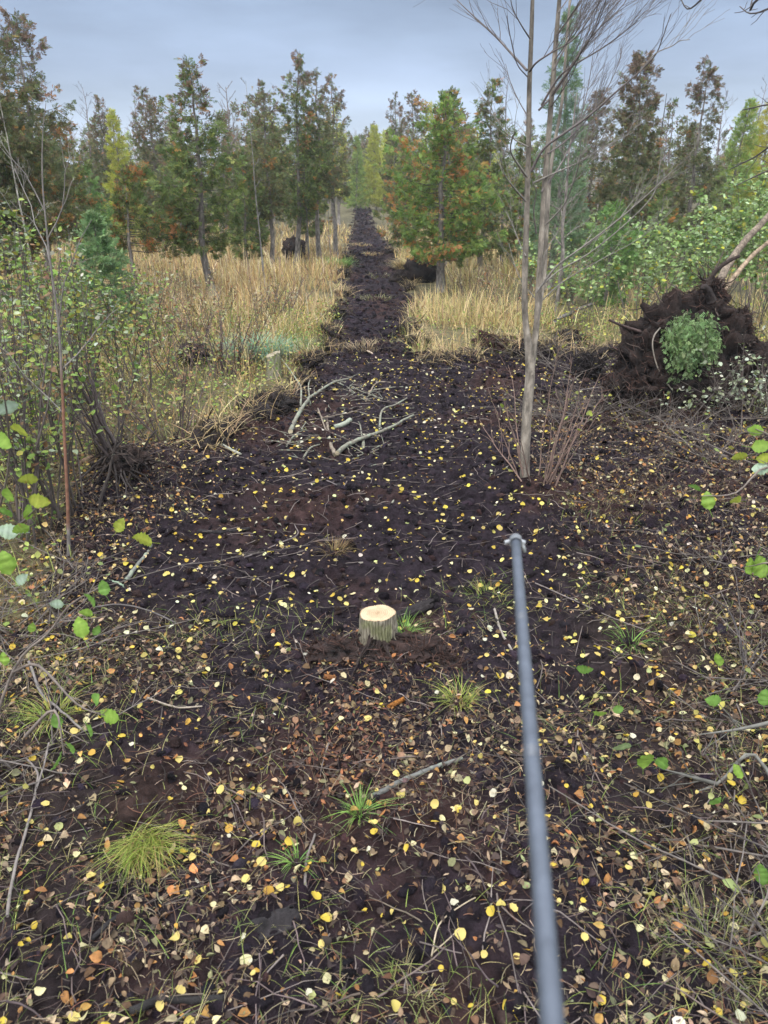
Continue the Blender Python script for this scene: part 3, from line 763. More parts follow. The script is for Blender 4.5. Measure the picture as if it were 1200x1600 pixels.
rg = np.random.default_rng(21)
PAL_ALD = [(0.16, 0.245, 0.05, 4), (0.23, 0.30, 0.07, 3.5), (0.27, 0.31, 0.19, 2), (0.30, 0.27, 0.06, 1.6), (0.20, 0.12, 0.06, 1.6), (0.10, 0.14, 0.06, 2), (.36, .38, .30, .5)]
PAL_BRN = [(0.26, 0.17, 0.09, 3), (0.34, 0.30, 0.18, 2), (0.22, 0.25, 0.08, 2), (0.3, 0.14, 0.06, 1)]
shoots('sprout_clump', 'reddish leafless sprouts fanning out around the foot of the forked bare tree', 'shrub', A(BARE[0] + .05, BARE[1] - .02, hz(BARE[0], BARE[1])),
       [(-.08, 0, -.32, -.1, .75), (-.05, .05, -.12, .1, .7), (.1, 0, .22, -.1, .8), (.12, .05, .34, .1, .95), (.1, -.05, .5, -.2, .8), (.06, .08, .2, .3, 1.1), (.15, .02, .62, .2, .6), (-.1, -.05, -.5, .1, .5), (.09, -.08, .3, -.3, .6), (.14, -.02, .4, 0, .75),
        (-.02, -.08, -.2, -.35, .45), (.2, .1, .45, .35, .9), (-.12, 0, -.42, .2, .8), (-.06, .1, -.25, .25, .95), (.16, .05, .28, .1, 1.05), (.2, 0, .5, -.05, .95), (.08, -.08, .05, -.3, .6)], 5, A(.20, .135, .11), 20, .05, [(0.33, .36, .05, 1), (.25, .3, .06, 1)], (.4, 1), twigs=7, tl=.3, r0=.0085)

ALD = [  # px, py, height m, stems, leaves, label
 (18, 850, 2.1, 8, 110, 'alder clump with slim grey stems at the photo edge, nearest the camera in the thicket'),
 (70, 822, 2.0, 7, 120, 'alder clump directly left of the reddish bare pole'),
 (128, 800, 1.7, 7, 90, 'low alder clump directly right of the reddish bare pole'),
 (25, 750, 2.2, 7, 190, 'leafy alder clump at the edge of the thicket, second row back'),
 (82, 735, 2.15, 8, 200, 'leafy alder clump behind the reddish bare pole'),
 (145, 715, 1.8, 7, 150, 'alder clump just behind the uprooted leaning stems'),
 (5, 660, 2.3, 7, 240, 'pale leaved alder clump cut by the photo edge below the dark giant cedar'),
 (62, 640, 2.3, 8, 260, 'pale leaved alder clump under the forked dead sapling'),
 (122, 625, 2.1, 8, 260, 'yellow-green alder clump in front of the young spruce, left half'),
 (180, 612, 1.75, 7, 210, 'yellow-green alder clump in front of the young spruce, right half'),
 (232, 622, 1.35, 6, 130, 'low thin alder clump at the front corner of the dry grass'),
 (35, 580, 2.4, 7, 260, 'alder clump at the back of the thicket, below the orange flagged cedar'),
 (100, 570, 2.2, 7, 260, 'alder clump at the back of the thicket, beside the young spruce'),
 (225, 565, 1.4, 7, 170, 'brown-leaved low alder right of the young spruce'),
]
for i, (px, py, h, n, lv, lab) in enumerate(ALD):
    b = at(px, py)
    shoots('alder_shrub', lab, 'shrub', b, stems(rg, n + 3, h * 1.1, .6, .3), 100 + i, A(.095, .078, .07), int(lv * 2.8), .056 if py > 600 else .064, [tuple(q * 1.08 for q in p_[:3]) + (p_[3],) for p_ in PAL_ALD], (.22, 1), group='alder clumps of the left thicket', r0=.011, twigs=11, tl=.5, sub=0)
for i, (px, py, h, n, lv, lab) in enumerate([
 (345, 592, 1.15, 11, 70, 'dark twiggy fan-shaped shrub in the dry grass left of the clearing'),
 (285, 600, 0.95, 9, 110, 'brown-leaved twiggy shrub left of the fan-shaped one'),
 (262, 545, 1.0, 9, 140, 'pinkish-brown twiggy shrub in the tall grass near the crooked cedar'),
 (330, 520, 0.9, 8, 110, 'pinkish-brown twiggy shrub in the grass near the straight cedar trunk'),
 (405, 520, 0.9, 8, 90, 'brown twiggy shrub in the grass beside the thin dead pole'),
 (230, 500, 1.0, 9, 140, 'rusty twiggy shrub in front of the crooked orange cedar'),
 (300, 480, 1.0, 9, 130, 'rusty brown twiggy shrub beside the straight cedar trunk, on its left'),
 (255, 500, 1.1, 9, 150, 'olive leaved twiggy shrub between the spruce and the crooked cedar'),
 (372, 585, .8, 8, 90, 'small brown shrub between the fan-shaped shrub and the old stump'),
 (290, 555, .9, 8, 120, 'pale leaved low shrub in the grass above the small black root ball'),
 (440, 500, .8, 7, 80, 'small rusty shrub in the grass near the left track edge'),
 (735, 470, .9, 8, 90, 'small brown shrub in the right grass beyond the torn root mat'),
 (800, 500, 1.0, 8, 110, 'brown twiggy shrub in the grass close behind the forked tree'),
 (265, 690, 0.8, 6, 50, 'sparse low shrub at the grassy edge of the peat'),
]):
    b = at(px, py)
    shoots('twiggy_shrub', lab, 'shrub', b, stems(rg, n + 5, h * 1.2, .75, .25), 140 + i, A(.085, .06, .06), int(lv * 2.2), .05, PAL_BRN, (.3, 1), r0=.009, twigs=8, tl=.3, sub=0)

PAL_RSH = [(0.18, 0.27, 0.085, 3), (0.25, 0.35, 0.12, 3), (0.32, 0.41, 0.22, 1.8), (0.42, 0.42, 0.06, .7), (0.12, .18, .06, 1.5)]
for i, (px, py, h, n, lv, sp, lab) in enumerate([
 (1180, 520, 2.7, 9, 620, 1.1, 'big green leafy shrub over the leaning logs at the right photo edge'),
 (1110, 495, 2.3, 9, 620, 1.1, 'green leafy shrub directly behind the uprooted root plate'),
 (1050, 480, 1.9, 8, 420, 0.9, 'green leafy shrub with yellow leaves left behind the root plate'),
 (1215, 470, 3.0, 9, 620, 1.2, 'tall grey-green shrub at the right photo edge under the mustard tamarack'),
 (1140, 455, 2.4, 9, 520, 1.1, 'grey-green shrub below the soft green tamarack'),
 (1000, 505, 1.5, 8, 260, .9, 'low green shrub between the leaning grey log and the root plate'),
 (930, 455, 1.8, 8, 320, .9, 'green shrub just behind the drooping cedar sapling'),
 (845, 470, 1.2, 6, 160, .7, 'low yellow-green shrub in the grass left of the slim grey trunk'),
 (990, 450, 1.7, 8, 320, .9, 'pale green shrub under the pointed dark cedar'),
 (905, 505, 1.5, 6, 160, .6, 'thin yellow-green shrub between the slim grey trunk and the cedar sapling'),
]):
    b = at(px, py)
    shoots('leafy_shrub', lab, 'shrub', b, stems(rg, n + 3, h * 1.12, sp * 1.1, .3), 160 + i, A(.12, .105, .095), int(lv * 3), .098, [tuple(q * 1.15 for q in p_[:3]) + (p_[3],) for p_ in PAL_RSH], (.2, 1), r0=.012, twigs=12, tl=.6, sub=1)

# ---------------------------------------------------------------- nearer saplings with big green leaves
def sapling(name, label, cat, base, stemlists, leaves, seed, r0=.008, col=A(.17, .14, .12), twigs=2):
    rng = np.random.default_rng(seed)
    root = thing(name, label, cat, base)
    for lst in stemlists:
        p = spline([np.asarray(q, float) - base for q in lst], 4)
        m = MB(); limb(m, p, r0, .0018, rng, twigs, .25, .3, col * rng.uniform(.8, 1.2), 0, 0, 5)
        m.build('stem', M_TWIG, root, True)
    for (px, py, Y, spx, ang, c) in leaves:
        p = atd(px, py, Y); s = spx * depth_of(p) / F_PX
        T, F = leaf_shape('ovate', rng, rng.uniform(-.3, .3), rng.uniform(.1, .35), 13, petiole=.45)
        T = T.copy(); T[:, 1] *= .95
        a = math.radians(ang); d = np.array([[math.cos(a), rng.normal(0, .35), math.sin(a)]])
        R = frames(d, np.array([math.pi / 2 + rng.normal(0, .45)]))
        cc = np.tile(np.array(c, float) * rng.uniform(.8, 1.15), (len(T), 1)) * np.exp(rng.normal(0, .09, (len(T), 1))); nl = (len(T) - 4) // 3
        for i_ in range(nl): cc[3 * i_ + 1] = cc[3 * i_ + 1] * A(1.35, 1.25, 1.5); T[3 * i_, 1] *= 1 + .09 * (-1) ** i_; T[3 * i_ + 2, 1] *= 1 - .09 * (-1) ** i_
        if rng.uniform() < .5:
            i_ = rng.integers(1, nl - 1); cc[3 * i_ + rng.choice([0, 2])] = (.22, .12, .04)
        m = MB(); m.add((T * s) @ R[0].T + (p - base - d[0] * s * .5), F, np.clip(cc, 0, .8))
        m.build('leaf', M_LEAF, root, True)
    return root
G1, G2, G3 = (0.20, 0.33, 0.05), (0.14, 0.27, 0.05), (0.30, 0.36, 0.05)
G4 = (0.30, .40, .26)
b = at(-70, 1060)
sapling('sapling', 'slim sapling with bright green leaves overhanging the photo edge beside the alders', 'sapling', b,
        [[b, atd(-60, 950, 2.9), atd(-20, 850, 2.8), atd(12, 740, 2.7), atd(10, 640, 2.6), atd(-10, 560, 2.5)], [atd(-20, 850, 2.8), atd(30, 820, 2.7), atd(60, 790, 2.6)]],
        [(8, 640, 2.6, 40, 200, G4), (6, 690, 2.6, 36, -30, G1), (28, 672, 2.6, 38, 170, G3), (44, 798, 2.65, 34, 80, G1), (14, 770, 2.65, 32, 70, G1), (42, 750, 2.65, 30, 175, G3), (10, 830, 2.7, 34, 160, G4), (32, 828, 2.6, 30, 200, G1), (10, 880, 2.6, 42, 100, G1), (62, 783, 2.6, 34, -15, G3), (5, 800, 2.6, 30, 120, G2), (35, 905, 2.7, 24, 40, G4)], 3)
b = at(-40, 1230)
sapling('sapling', 'arching twig sapling with toothed green leaves over the leaf litter, left side', 'sapling', b,
        [[b, atd(20, 1050, 2.75), atd(75, 990, 2.7), atd(110, 945, 2.65), atd(160, 915, 2.6)], [atd(20, 1050, 2.75), atd(60, 1040, 2.7), atd(120, 1100, 2.55), atd(170, 1120, 2.5)], [atd(40, 1150, 2.5), atd(85, 1110, 2.45), atd(100, 1180, 2.4)]],
        [(126, 980, 2.62, 36, 100, G1), (140, 937, 2.6, 28, 130, G2), (162, 918, 2.6, 26, 100, G2), (183, 911, 2.6, 26, 150, G4), (134, 958, 2.6, 22, 160, G1), (88, 944, 2.65, 22, 170, G4), (151, 984, 2.6, 18, 60, G2), (150, 1092, 2.5, 28, 60, G2), (168, 1118, 2.5, 36, 170, G1), (137, 1138, 2.4, 28, 110, G2), (92, 1183, 2.4, 32, 60, G2), (108, 1168, 2.4, 24, 120, G2), (88, 1126, 2.5, 26, 100, G2), (50, 980, 2.7, 18, 70, G1), (5, 1030, 2.7, 24, 90, G1), (222, 843, 3.2, 36, 172, G3), (188, 820, 3.2, 26, 60, G3)], 4, twigs=3)
b = at(1330, 900)
sapling('sapling', 'leafy shoot reaching in from the right photo edge above the peat', 'sapling', b,
        [[b, atd(1260, 780, 3.2), atd(1200, 730, 3.1), atd(1150, 770, 3.0), atd(1095, 775, 3.0)], [atd(1260, 780, 3.2), atd(1210, 690, 3.1), atd(1180, 670, 3.1)], [b, atd(1230, 880, 3.0), atd(1170, 885, 2.95)]],
        [(1106, 781, 3.0, 30, 100, G1), (1148, 782, 3.0, 26, 160, G3), (1084, 762, 3.0, 20, 160, G2), (1180, 673, 3.1, 26, 170, G1), (1190, 697, 3.1, 30, 10, G1), (1188, 732, 3.1, 28, 190, G4), (1155, 715, 3.1, 24, 200, G3), (1196, 715, 3.1, 26, 20, G3), (1190, 885, 2.95, 44, 120, G1), (1172, 884, 2.95, 30, 100, G1), (1185, 862, 2.95, 22, 60, G2)], 6)
b = at(1260, 1330)
sapling('sapling', 'low arching grey twig with a pair of hanging green leaves, right side of the litter', 'sapling', b,
        [[b, atd(1180, 1180, 2.9), atd(1120, 1225, 2.8), atd(1040, 1248, 2.75), atd(940, 1240, 2.8), atd(870, 1262, 2.85)], [atd(1200, 1130, 2.95), atd(1150, 1140, 2.9), atd(1090, 1148, 2.9)], [atd(1120, 1225, 2.8), atd(1030, 1200, 2.75)]],
        [(1010, 1187, 2.7, 38, 85, G1), (1036, 1190, 2.7, 30, 80, G2), (1115, 1095, 2.9, 28, 170, G2), (1122, 1030, 2.9, 22, 110, G1), (915, 1045, 3.1, 26, 10, G2), (966, 1108, 3.0, 20, 0, G2), (938, 1114, 3.0, 22, 10, G1), (1195, 1090, 2.8, 30, 90, G2), (1190, 1365, 2.2, 36, 100, G2), (1118, 1250, 2.6, 24, 60, G2), (1150, 1200, 2.75, 24, 120, G1), (972, 1168, 2.8, 30, 190, (0.22, .3, .12))], 7, r0=.011, twigs=5, col=A(.13, .125, .11))
# twig entering at the top right: its tree stands just outside the frame
rng = np.random.default_rng(8)
b = at(1390, 700)
root = thing('bare_tree', 'leafless tree outside the frame whose dark twigs hang in at the top right corner', 'tree', b)
m = MB(); Yb = b[1]; m.tube(spline([A(0, 0, -.1), atd(1400, 350, Yb) - b, atd(1370, 0, Yb) - b, atd(1360, -300, Yb) - b], 4), (.08, .03), A(.2, .18, .16), 9); m.build('trunk', M_BARK, root, True)
for lst in ([(1365, -80), (1290, -10), (1230, -8), (1200, 14), (1172, 21), (1156, 10)], [(1230, -8), (1185, -2), (1172, 16), (1180, -20)], [(1370, -160), (1220, -90), (1130, -40), (1095, 0), (1074, 14), (1062, -6)], [(1380, 60), (1300, 70), (1240, 150), (1190, 165), (1160, 172)],
            [(1385, 250), (1290, 260), (1220, 225), (1180, 245), (1140, 265)], [(1385, 330), (1290, 260), (1215, 262), (1150, 290)]):
    m = MB(); p = spline([atd(*q, Yb - 1.2 + .15 * i) - b for i, q in enumerate(lst)][::1], 3); limb(m, p, .014, .004, rng, 4, .25, .3, A(.09, .08, .08), 0, 0, 5, tmin=.4); m.build('branch', M_TWIG, root, True)

def lump(mb, ctr, rad, seed, col, sub=24, amp=.35, freq=2.2):
    """a rough clod of earth: a displaced globe"""
    nu, nv = sub * 2, sub
    u = np.linspace(0, 2 * np.pi, nu, endpoint=False); v = np.linspace(0.02, np.pi - .02, nv)
    UU, VV = np.meshgrid(u, v)
    D = np.stack([np.sin(VV) * np.cos(UU), np.sin(VV) * np.sin(UU), np.cos(VV)], -1).reshape(-1, 3)
    off = Vector((seed * 3.7, seed * 1.3, seed * 5.1))
    f = np.array([mnoise.fractal(Vector(d * freq) + off, .8, 2.1, 5) for d in D]) if sub <= 40 else None
    V = D * np.asarray(rad) * (1 + amp * f[:, None]) + np.asarray(ctr)
    c = np.asarray(col)[None] * (1 + 1.1 * np.clip(f, -.6, .8)[:, None] * A(1, .75, .6))
    i = np.arange(nv - 1)[:, None] * nu; j = np.arange(nu)[None]; j2 = (j + 1) % nu
    mb.add(V, np.stack([i + j, i + nu + j, i + nu + j2, i + j2], -1).reshape(-1, 4), np.clip(c, .004, 1))
    return V

def fibres(mb, V, ctr, n, rng, l0, l1, col, w=.004):
    i = rng.integers(0, len(V), n); p = V[i]; d = p - ctr; d /= np.linalg.norm(d, axis=1, keepdims=True)
    t = np.cross(d, rng.normal(0, 1, (n, 3))); t /= np.linalg.norm(t, axis=1, keepdims=True)
    e = d * rng.uniform(.05, .7, (n, 1)) + t; e[:, 2] -= .35; l = rng.uniform(l0, l1, n)
    T = np.array([(0, -w, 0), (0, w, 0), (.5, -w, .06), (.5, w, .06), (1, 0, -.03)]) * 1.0
    T[:, 1] = T[:, 1] / (.5 * (l0 + l1))
    c = np.asarray(col)[None] * np.exp(rng.normal(0, .5, (n, 1)))
    R = frames(e, rng.uniform(0, 6.28, n))
    mb.put(T, np.array([[0, 1, 3, 2], [2, 3, 4, 4]])[:1], p, R, l, c); mb.put(T, np.array([[2, 3, 4]]), p, R, l, c)

# ---------------------------------------------------------------- stumps
def fresh_stump():
    rng = np.random.default_rng(3)
    b = A(STUMP[0], STUMP[1], hz(STUMP[0], STUMP[1])); root = thing('tree_stump', 'freshly sawn round stump with pale top and ridged bark in the middle of the track', 'stump', b)
    na, nz_ = 144, 30; H = .205
    a = np.linspace(0, 2 * np.pi, na, endpoint=False); t = np.linspace(0, 1, nz_)
    AA, TT = np.meshgrid(a, t)
    zc = TT * (H + .1) - .1
    ridge = np.abs(np.sin(AA * 17 + 1.6 * fbm(np.cos(AA) * 3 + 5, TT * 5 + np.sin(AA) * 3, 3, 31)))
    ridge = ridge * (0.6 + .8 * vnoise(AA * 6, TT * 9, 33)) + .35 * np.abs(fbm(AA * 9, TT * 14, 2, 34))
    r = (.099 + .026 * (1 - TT) ** 2.2 + .004 * np.cos(AA * 2 + .5) + .003 * np.cos(AA * 5)) + .0125 * (ridge - .5) * (1 - .8 * TT ** 8)
    flare = np.exp(-TT * 5) * .03 * np.maximum(0, np.cos(AA * 4 + 1)) ; r = r + flare
    V = np.stack([r * np.cos(AA), r * np.sin(AA), zc + TT * .008 * np.cos(AA)], -1).reshape(-1, 3)
    k = ridge.ravel()[:, None]; k = np.clip(k, 0, 1)
    moss = sstep(.1, .5, fbm(AA * 1.5 + 2, TT * 3, 3, 35)).ravel()[:, None] * .55
    C = A(.05, .04, .03) * (1 - k) + A(.27, .24, .18) * k; C = C * (1 - moss) + A(.15, .17, .06) * moss
    i = np.arange(nz_ - 1)[:, None] * na; j = np.arange(na)[None]; j2 = (j + 1) % na
    m = MB(); m.add(V, np.stack([i + j, i + j2, i + na + j2, i + na + j], -1).reshape(-1, 4), C); m.build('bark', M_STUMPBARK, root, True)
    m = MB(); ro = r[-1]; V = []; C = []; nr = 14
    for q in range(nr):
        f = 1 - q / nr
        V.append(np.stack([ro * f * np.cos(a), ro * f * np.sin(a), np.full(na, H) + .008 * np.cos(a) * f + .0015 * rng.normal(size=na) + (.001 if q else 0)], -1))
        edge = 1 if q == 0 else 0
        C.append(np.tile(A(.22, .15, .09) if edge else A(.50, .37, .235) * (1.02 if q < 6 else .92), (na, 1)))
    V.append(np.array([[0, 0, H + .001]])); C.append(np.array([[.38, .26, .15]]))
    V = np.concatenate(V); i = np.arange(nr - 1)[:, None] * na
    m.add(V, np.stack([i + j, i + j2, i + na + j2, i + na + j], -1).reshape(-1, 4), np.concatenate(C))
    tri = np.stack([(nr - 1) * na + j[0], (nr - 1) * na + j2[0], np.full(na, nr * na)], -1); m.f.append(tri); m.m.append(np.zeros(len(tri), int))
    m.build('cut_face', M_CUT, root)
    for q, (dx, dy, dz, rx, ry, rz) in enumerate([(-.22, -.10, .0, .15, .12, .06), (.21, -.08, .0, .18, .12, .055), (0, -.20, -.05, .17, .09, .06), (.35, -.15, -.02, .12, .10, .05), (-.34, -.04, -.02, .11, .09, .05)]):
        m = MB(); c_ = A(dx, dy, hz(b[0] + dx, b[1] + dy) - b[2] + dz); V = lump(m, c_, (rx, ry, rz), 90 + q, A(.028, .018, .0165), 24, .55, 2.8); fibres(m, V, c_, 420, rng, .03, .14, A(.06, .032, .025), .0022)
        m.build('root_mat', M_ROOT, root)
    for q in range(26):
        an = rng.uniform(-2.9, -.2) if q < 18 else rng.uniform(0, 6.28); l = rng.uniform(.12, .42); pts = []
        for s in np.linspace(0, 1, 6):
            x = math.cos(an) * (.09 + l * s) + rng.normal(0, .01); y = math.sin(an) * (.09 + l * s) + rng.normal(0, .01)
            pts.append((x, y, hz(b[0] + x, b[1] + y) - b[2] + .07 * (1 - s) * (1 - s) + rng.uniform(-.01, .025) * (s > .2)))
        m = MB(); m.tube(spline(pts, 2), (rng.uniform(.004, .012), .002), A(.024, .016, .014) * rng.uniform(.6, 1.8), 6, jit=.12, rng=rng); m.build('root', M_ROOT, root, True)
fresh_stump()

def old_stump(name, label, px, py, r, h, seed, col, lean=0.0):
    rng = np.random.default_rng(seed)
    b = at(px, py); root = thing(name, label, 'stump', b)
    na, nz_ = 40, 14; a = np.linspace(0, 6.2832, na, endpoint=False); t = np.linspace(0, 1, nz_); AA, TT = np.meshgrid(a, t)
    rr = r * (1 + .25 * (1 - TT) ** 2 + .08 * np.cos(AA * 3 + seed) + .06 * fbm(AA * 4, TT * 2, 3, seed))
    top = h * (1 + .10 * np.cos(AA + seed) + .05 * fbm(AA * 3, AA * 0, 2, seed)); z = -.08 + TT * (top + .08)
    V = np.stack([rr * np.cos(AA) + lean * z, rr * np.sin(AA), z], -1).reshape(-1, 3)
    k = sstep(-.2, .4, fbm(AA * 2, TT * 3, 3, seed + 2)).ravel()[:, None]
    C = np.asarray(col) * (1 - k) + A(.17, .19, .08) * k
    i = np.arange(nz_ - 1)[:, None] * na; j = np.arange(na)[None]; j2 = (j + 1) % na
    m = MB(); m.add(V, np.stack([i + j, i + j2, i + na + j2, i + na + j], -1).reshape(-1, 4), C); m.build('bark', M_STUMPBARK, root, True)
    m = MB(); rim = V[-na:]; ctr = rim.mean(0); W = np.concatenate([rim * 1.0, rim * .55 + ctr * .45 + A(0, 0, .005), ctr[None]])
    m.add(W, np.stack([j[0], j2[0], na + j2[0], na + j[0]], -1), np.concatenate([np.tile(A(.3, .26, .19), (na, 1)), np.tile(A(.36, .32, .22), (na, 1)), [[.2, .15, .1]]]))
    tri = np.stack([na + j[0], na + j2[0], np.full(na, 2 * na)], -1); m.f.append(tri); m.m.append(np.zeros(na, int))
    m.build('cut_face', M_CUT, root)
old_stump('tree_stump', 'old grey weathered stump with mossy sides at the left edge of the clearing', 427, 590, .105, .36, 6, (.23, .21, .16), .03)

def blades(mb, base, az, Ln, W, lean, bend, col, segs=4):
    n = len(base); s = np.linspace(0, 1, segs + 1)
    h = Ln[:, None] * (lean[:, None] * s + bend[:, None] * s ** 2)
    v = Ln[:, None] * (s * np.sqrt(np.maximum(.05, 1 - lean[:, None] ** 2)) - .55 * bend[:, None] * s ** 2.4)
    cx, sy = np.cos(az)[:, None], np.sin(az)[:, None]
    C = np.stack([base[:, 0:1] + h * cx, base[:, 1:2] + h * sy, base[:, 2:3] + v], -1)
    wa = az + np.pi / 2; w = W[:, None] * (1 - .88 * s ** 1.6)
    S = np.stack([np.cos(wa)[:, None] * w, np.sin(wa)[:, None] * w, 0 * w], -1)
    V = np.stack([C - S, C + S], 2).reshape(n, -1, 3)
    F = np.array([[2 * i, 2 * i + 1, 2 * i + 3, 2 * i + 2] for i in range(segs)])[None] + (np.arange(n) * 2 * (segs + 1))[:, None, None]
    mb.add(V.reshape(-1, 3), F.reshape(-1, 4), np.repeat(col, 2 * (segs + 1), 0))

# ---------------------------------------------------------------- root masses
def roots_on(root, V, ctr, n, rng, lmin, lmax, r, col, droop=.3):
    """roots that leave the clod's skin, each a part"""
    for q in range(n):
        p = V[rng.integers(len(V))]; d = p - ctr; d = d / np.linalg.norm(d)
        t = np.cross(d, rng.normal(0, 1, 3)); t /= np.linalg.norm(t)
        l = rng.uniform(lmin, lmax); k = rng.uniform(.1, .9)
        e = p + (d * k + t * (1 - k)) * l - A(0, 0, droop * l * rng.uniform(0, 1))
        m = MB(); P = wig(p - d * .06, e, 8, l * .06, rng)
        m.tube(P, (r * rng.uniform(.5, 1.4), .0025), np.asarray(col) * rng.uniform(.5, 1.5), 5, jit=.08, rng=rng)
        m.build('root', M_ROOT, root, True)

def uprooted():
    rng = np.random.default_rng(13)
    b = at(1065, 640); root = thing('uprooted_tree', 'uprooted tree with a big dark root plate and two bare trunks leaning up and away', 'tree', b)
    dk = A(.020, .0135, .012); m = MB(); allV = []
    for (px, py, dy, rx, ry, rz, sd_) in [(1052, 535, .15, .50, .34, .50, 1), (1085, 500, .35, .40, .30, .32, 2), (1010, 570, .05, .36, .30, .42, 3), (1115, 560, .3, .36, .3, .55, 4), (1060, 600, 0, .55, .3, .32, 5), (1150, 520, .5, .16, .2, .28, 6), (985, 610, -.1, .3, .25, .2, 7), (1110, 470, .4, .15, .16, .22, 8), (1165, 585, .35, .34, .3, .36, 9), (1120, 628, .0, .42, .25, .16, 10), (1000, 636, -.1, .36, .25, .14, 11), (1195, 630, .2, .3, .25, .2, 12)]:
        p = atd(px, py, b[1] + dy) - b
        allV.append((lump(m, p, (rx, ry, rz), sd_ + 20, dk, 36, .55, 2.7), p))
    rr = np.random.default_rng(2)
    for V, p in allV: fibres(m, V, p, 800, rr, .05, .22, A(.05, .028, .022), .004)
    m.build('root_plate', M_ROOT, root)
    for V, p in allV: roots_on(root, V, p, 15, rng, .2, .85, .015, A(.085, .062, .052))
    def seg(nm, lst, r0, r1, col, mt=M_BARK, n=10, y0=.3, y1=1.2):
        P = spline([atd(px, py, b[1] + y0 + (y1 - y0) * i / (len(lst) - 1)) - b for i, (px, py) in enumerate(lst)], 4)
        m = MB(); m.tube(P, np.linspace(r0, r1, len(P)), col, n, jit=.04, rng=rng); m.build(nm, mt, root, True)
    seg('trunk', [(1105, 490), (1122, 445), (1140, 410), (1168, 372), (1200, 338), (1290, 225), (1400, 90)], .056, .036, A(.21, .165, .125), y1=2.5)
    seg('trunk', [(1118, 475), (1142, 440), (1175, 400), (1215, 365), (1330, 250)], .034, .025, A(.30, .22, .15), y1=2)
    seg('root', [(1104, 462), (1108, 440), (1122, 420), (1142, 406), (1156, 400)], .035, .018, A(.05, .035, .03), M_ROOT, y0=.1, y1=.1)
    seg('root', [(1112, 470), (1106, 455), (1100, 448), (1096, 452)], .06, .02, A(.04, .03, .028), M_ROOT, y0=.1, y1=0)
    seg('root', [(1000, 518), (975, 510), (952, 500)], .02, .014, A(.09, .06, .055), M_ROOT, y0=-.05, y1=-.3)
    seg('root', [(1032, 512), (1022, 525), (1020, 545), (1030, 580), (1052, 612)], .009, .007, A(.30, .26, .22), M_TWIG, y0=-.25, y1=-.3)
    # bough of a green cedar draped on the plate
    b2 = at(1070, 622)
    r2 = thing('cedar_bough', 'bright green cedar bough draped over the front of the root plate', 'branch', b2)
    pos, dirs = [], []; m = MB()
    for q in range(30):
        px = rng.normal(1086, 17); py = rng.normal(508, 15); p0 = atd(px, py, b[1] - .28 + rng.normal(0, .07)) - b2
        l = rng.uniform(.25, .6); e = p0 + A(rng.normal((px - 1078) / 300, .10), rng.normal(-.10, .08), -1 * rng.uniform(.6, 1.15)) * l
        P = wig(p0, e, 5, .02, rng); m.tube(P, (.006, .002), A(.1, .09, .05), 3, 1, cap=False)
        k = 44; s = rng.uniform(0, 1, k); pp = p0 + (e - p0) * s[:, None] + rng.normal(0, .045, (k, 3)); pos.append(pp)
        dirs.append((e - p0)[None] / l + rng.normal(0, .6, (k, 3)))
    pos = np.concatenate(pos); dirs = np.concatenate(dirs); n = len(pos); R = frames(dirs, rng.uniform(0, 6.28, n)); w = rng.integers(0, 4, n)
    c = pick(rng, [(.22, .33, .13, 3), (.30, .42, .20, 3), (.15, .24, .095, 1.5)], n)
    for a in range(4): m.put(*SPRAYS[a], pos[w == a], R[w == a], .07 * rng.uniform(.5, 1.3, int((w == a).sum())), c[w == a])
    m.build('foliage', [M_FOL, M_TWIG], r2)
uprooted()

def root_ball(name, label, px, py, lumps, seed, col, nroots=14, nf=700):
    rng = np.random.default_rng(seed)
    b = at(px, py); root = thing(name, label, 'root ball', b); m = MB(); keep = []
    for (dx, dz, rx, ry, rz) in lumps:
        p = A(dx, 0, dz); V = lump(m, p, (rx, ry, rz), seed + dx, col, 22, .45, 2.4); keep.append((V, p)); fibres(m, V, p, nf, rng, .05, .2, np.asarray(col) * 1.7, .005)
    m.build('earth', M_ROOT, root)
    for V, p in keep: roots_on(root, V, p, nroots // len(keep), rng, .15, .5, .012, np.asarray(col) * 1.5)
root_ball('root_ball', 'torn reddish-brown root mat at the right grass edge of the clearing', 776, 552, [(-.18, .12, .28, .22, .22), (.22, .10, .32, .22, .17)], 31, A(.034, .017, .0135))
root_ball('root_ball', 'dark upturned root ball in the bank right of the track, near the speckled cedar', 657, 442, [(0, .3, .5, .4, .42), (-.5, .1, .4, .3, .25)], 32, A(.016, .011, .010))
root_ball('root_ball', 'round dark root ball in the grass left of the track, under the cedar group', 460, 405, [(0, .4, .5, .4, .45)], 33, A(.022, .014, .012), 24)
root_ball('root_ball', 'small black root ball behind the fan-shaped twiggy shrub', 302, 568, [(0, .12, .22, .2, .18)], 34, A(.012, .009, .009))
root_ball('root_ball', 'black stubby root ball on the peat between the forked tree and root plate', 918, 585, [(0, .12, .2, .2, .18)], 35, A(.012, .009, .009))
root_ball('root_ball', 'dark fibrous clod at the edge of the track left of the branch pile', 418, 640, [(0, .05, .35, .25, .13)], 36, A(.018, .013, .012))

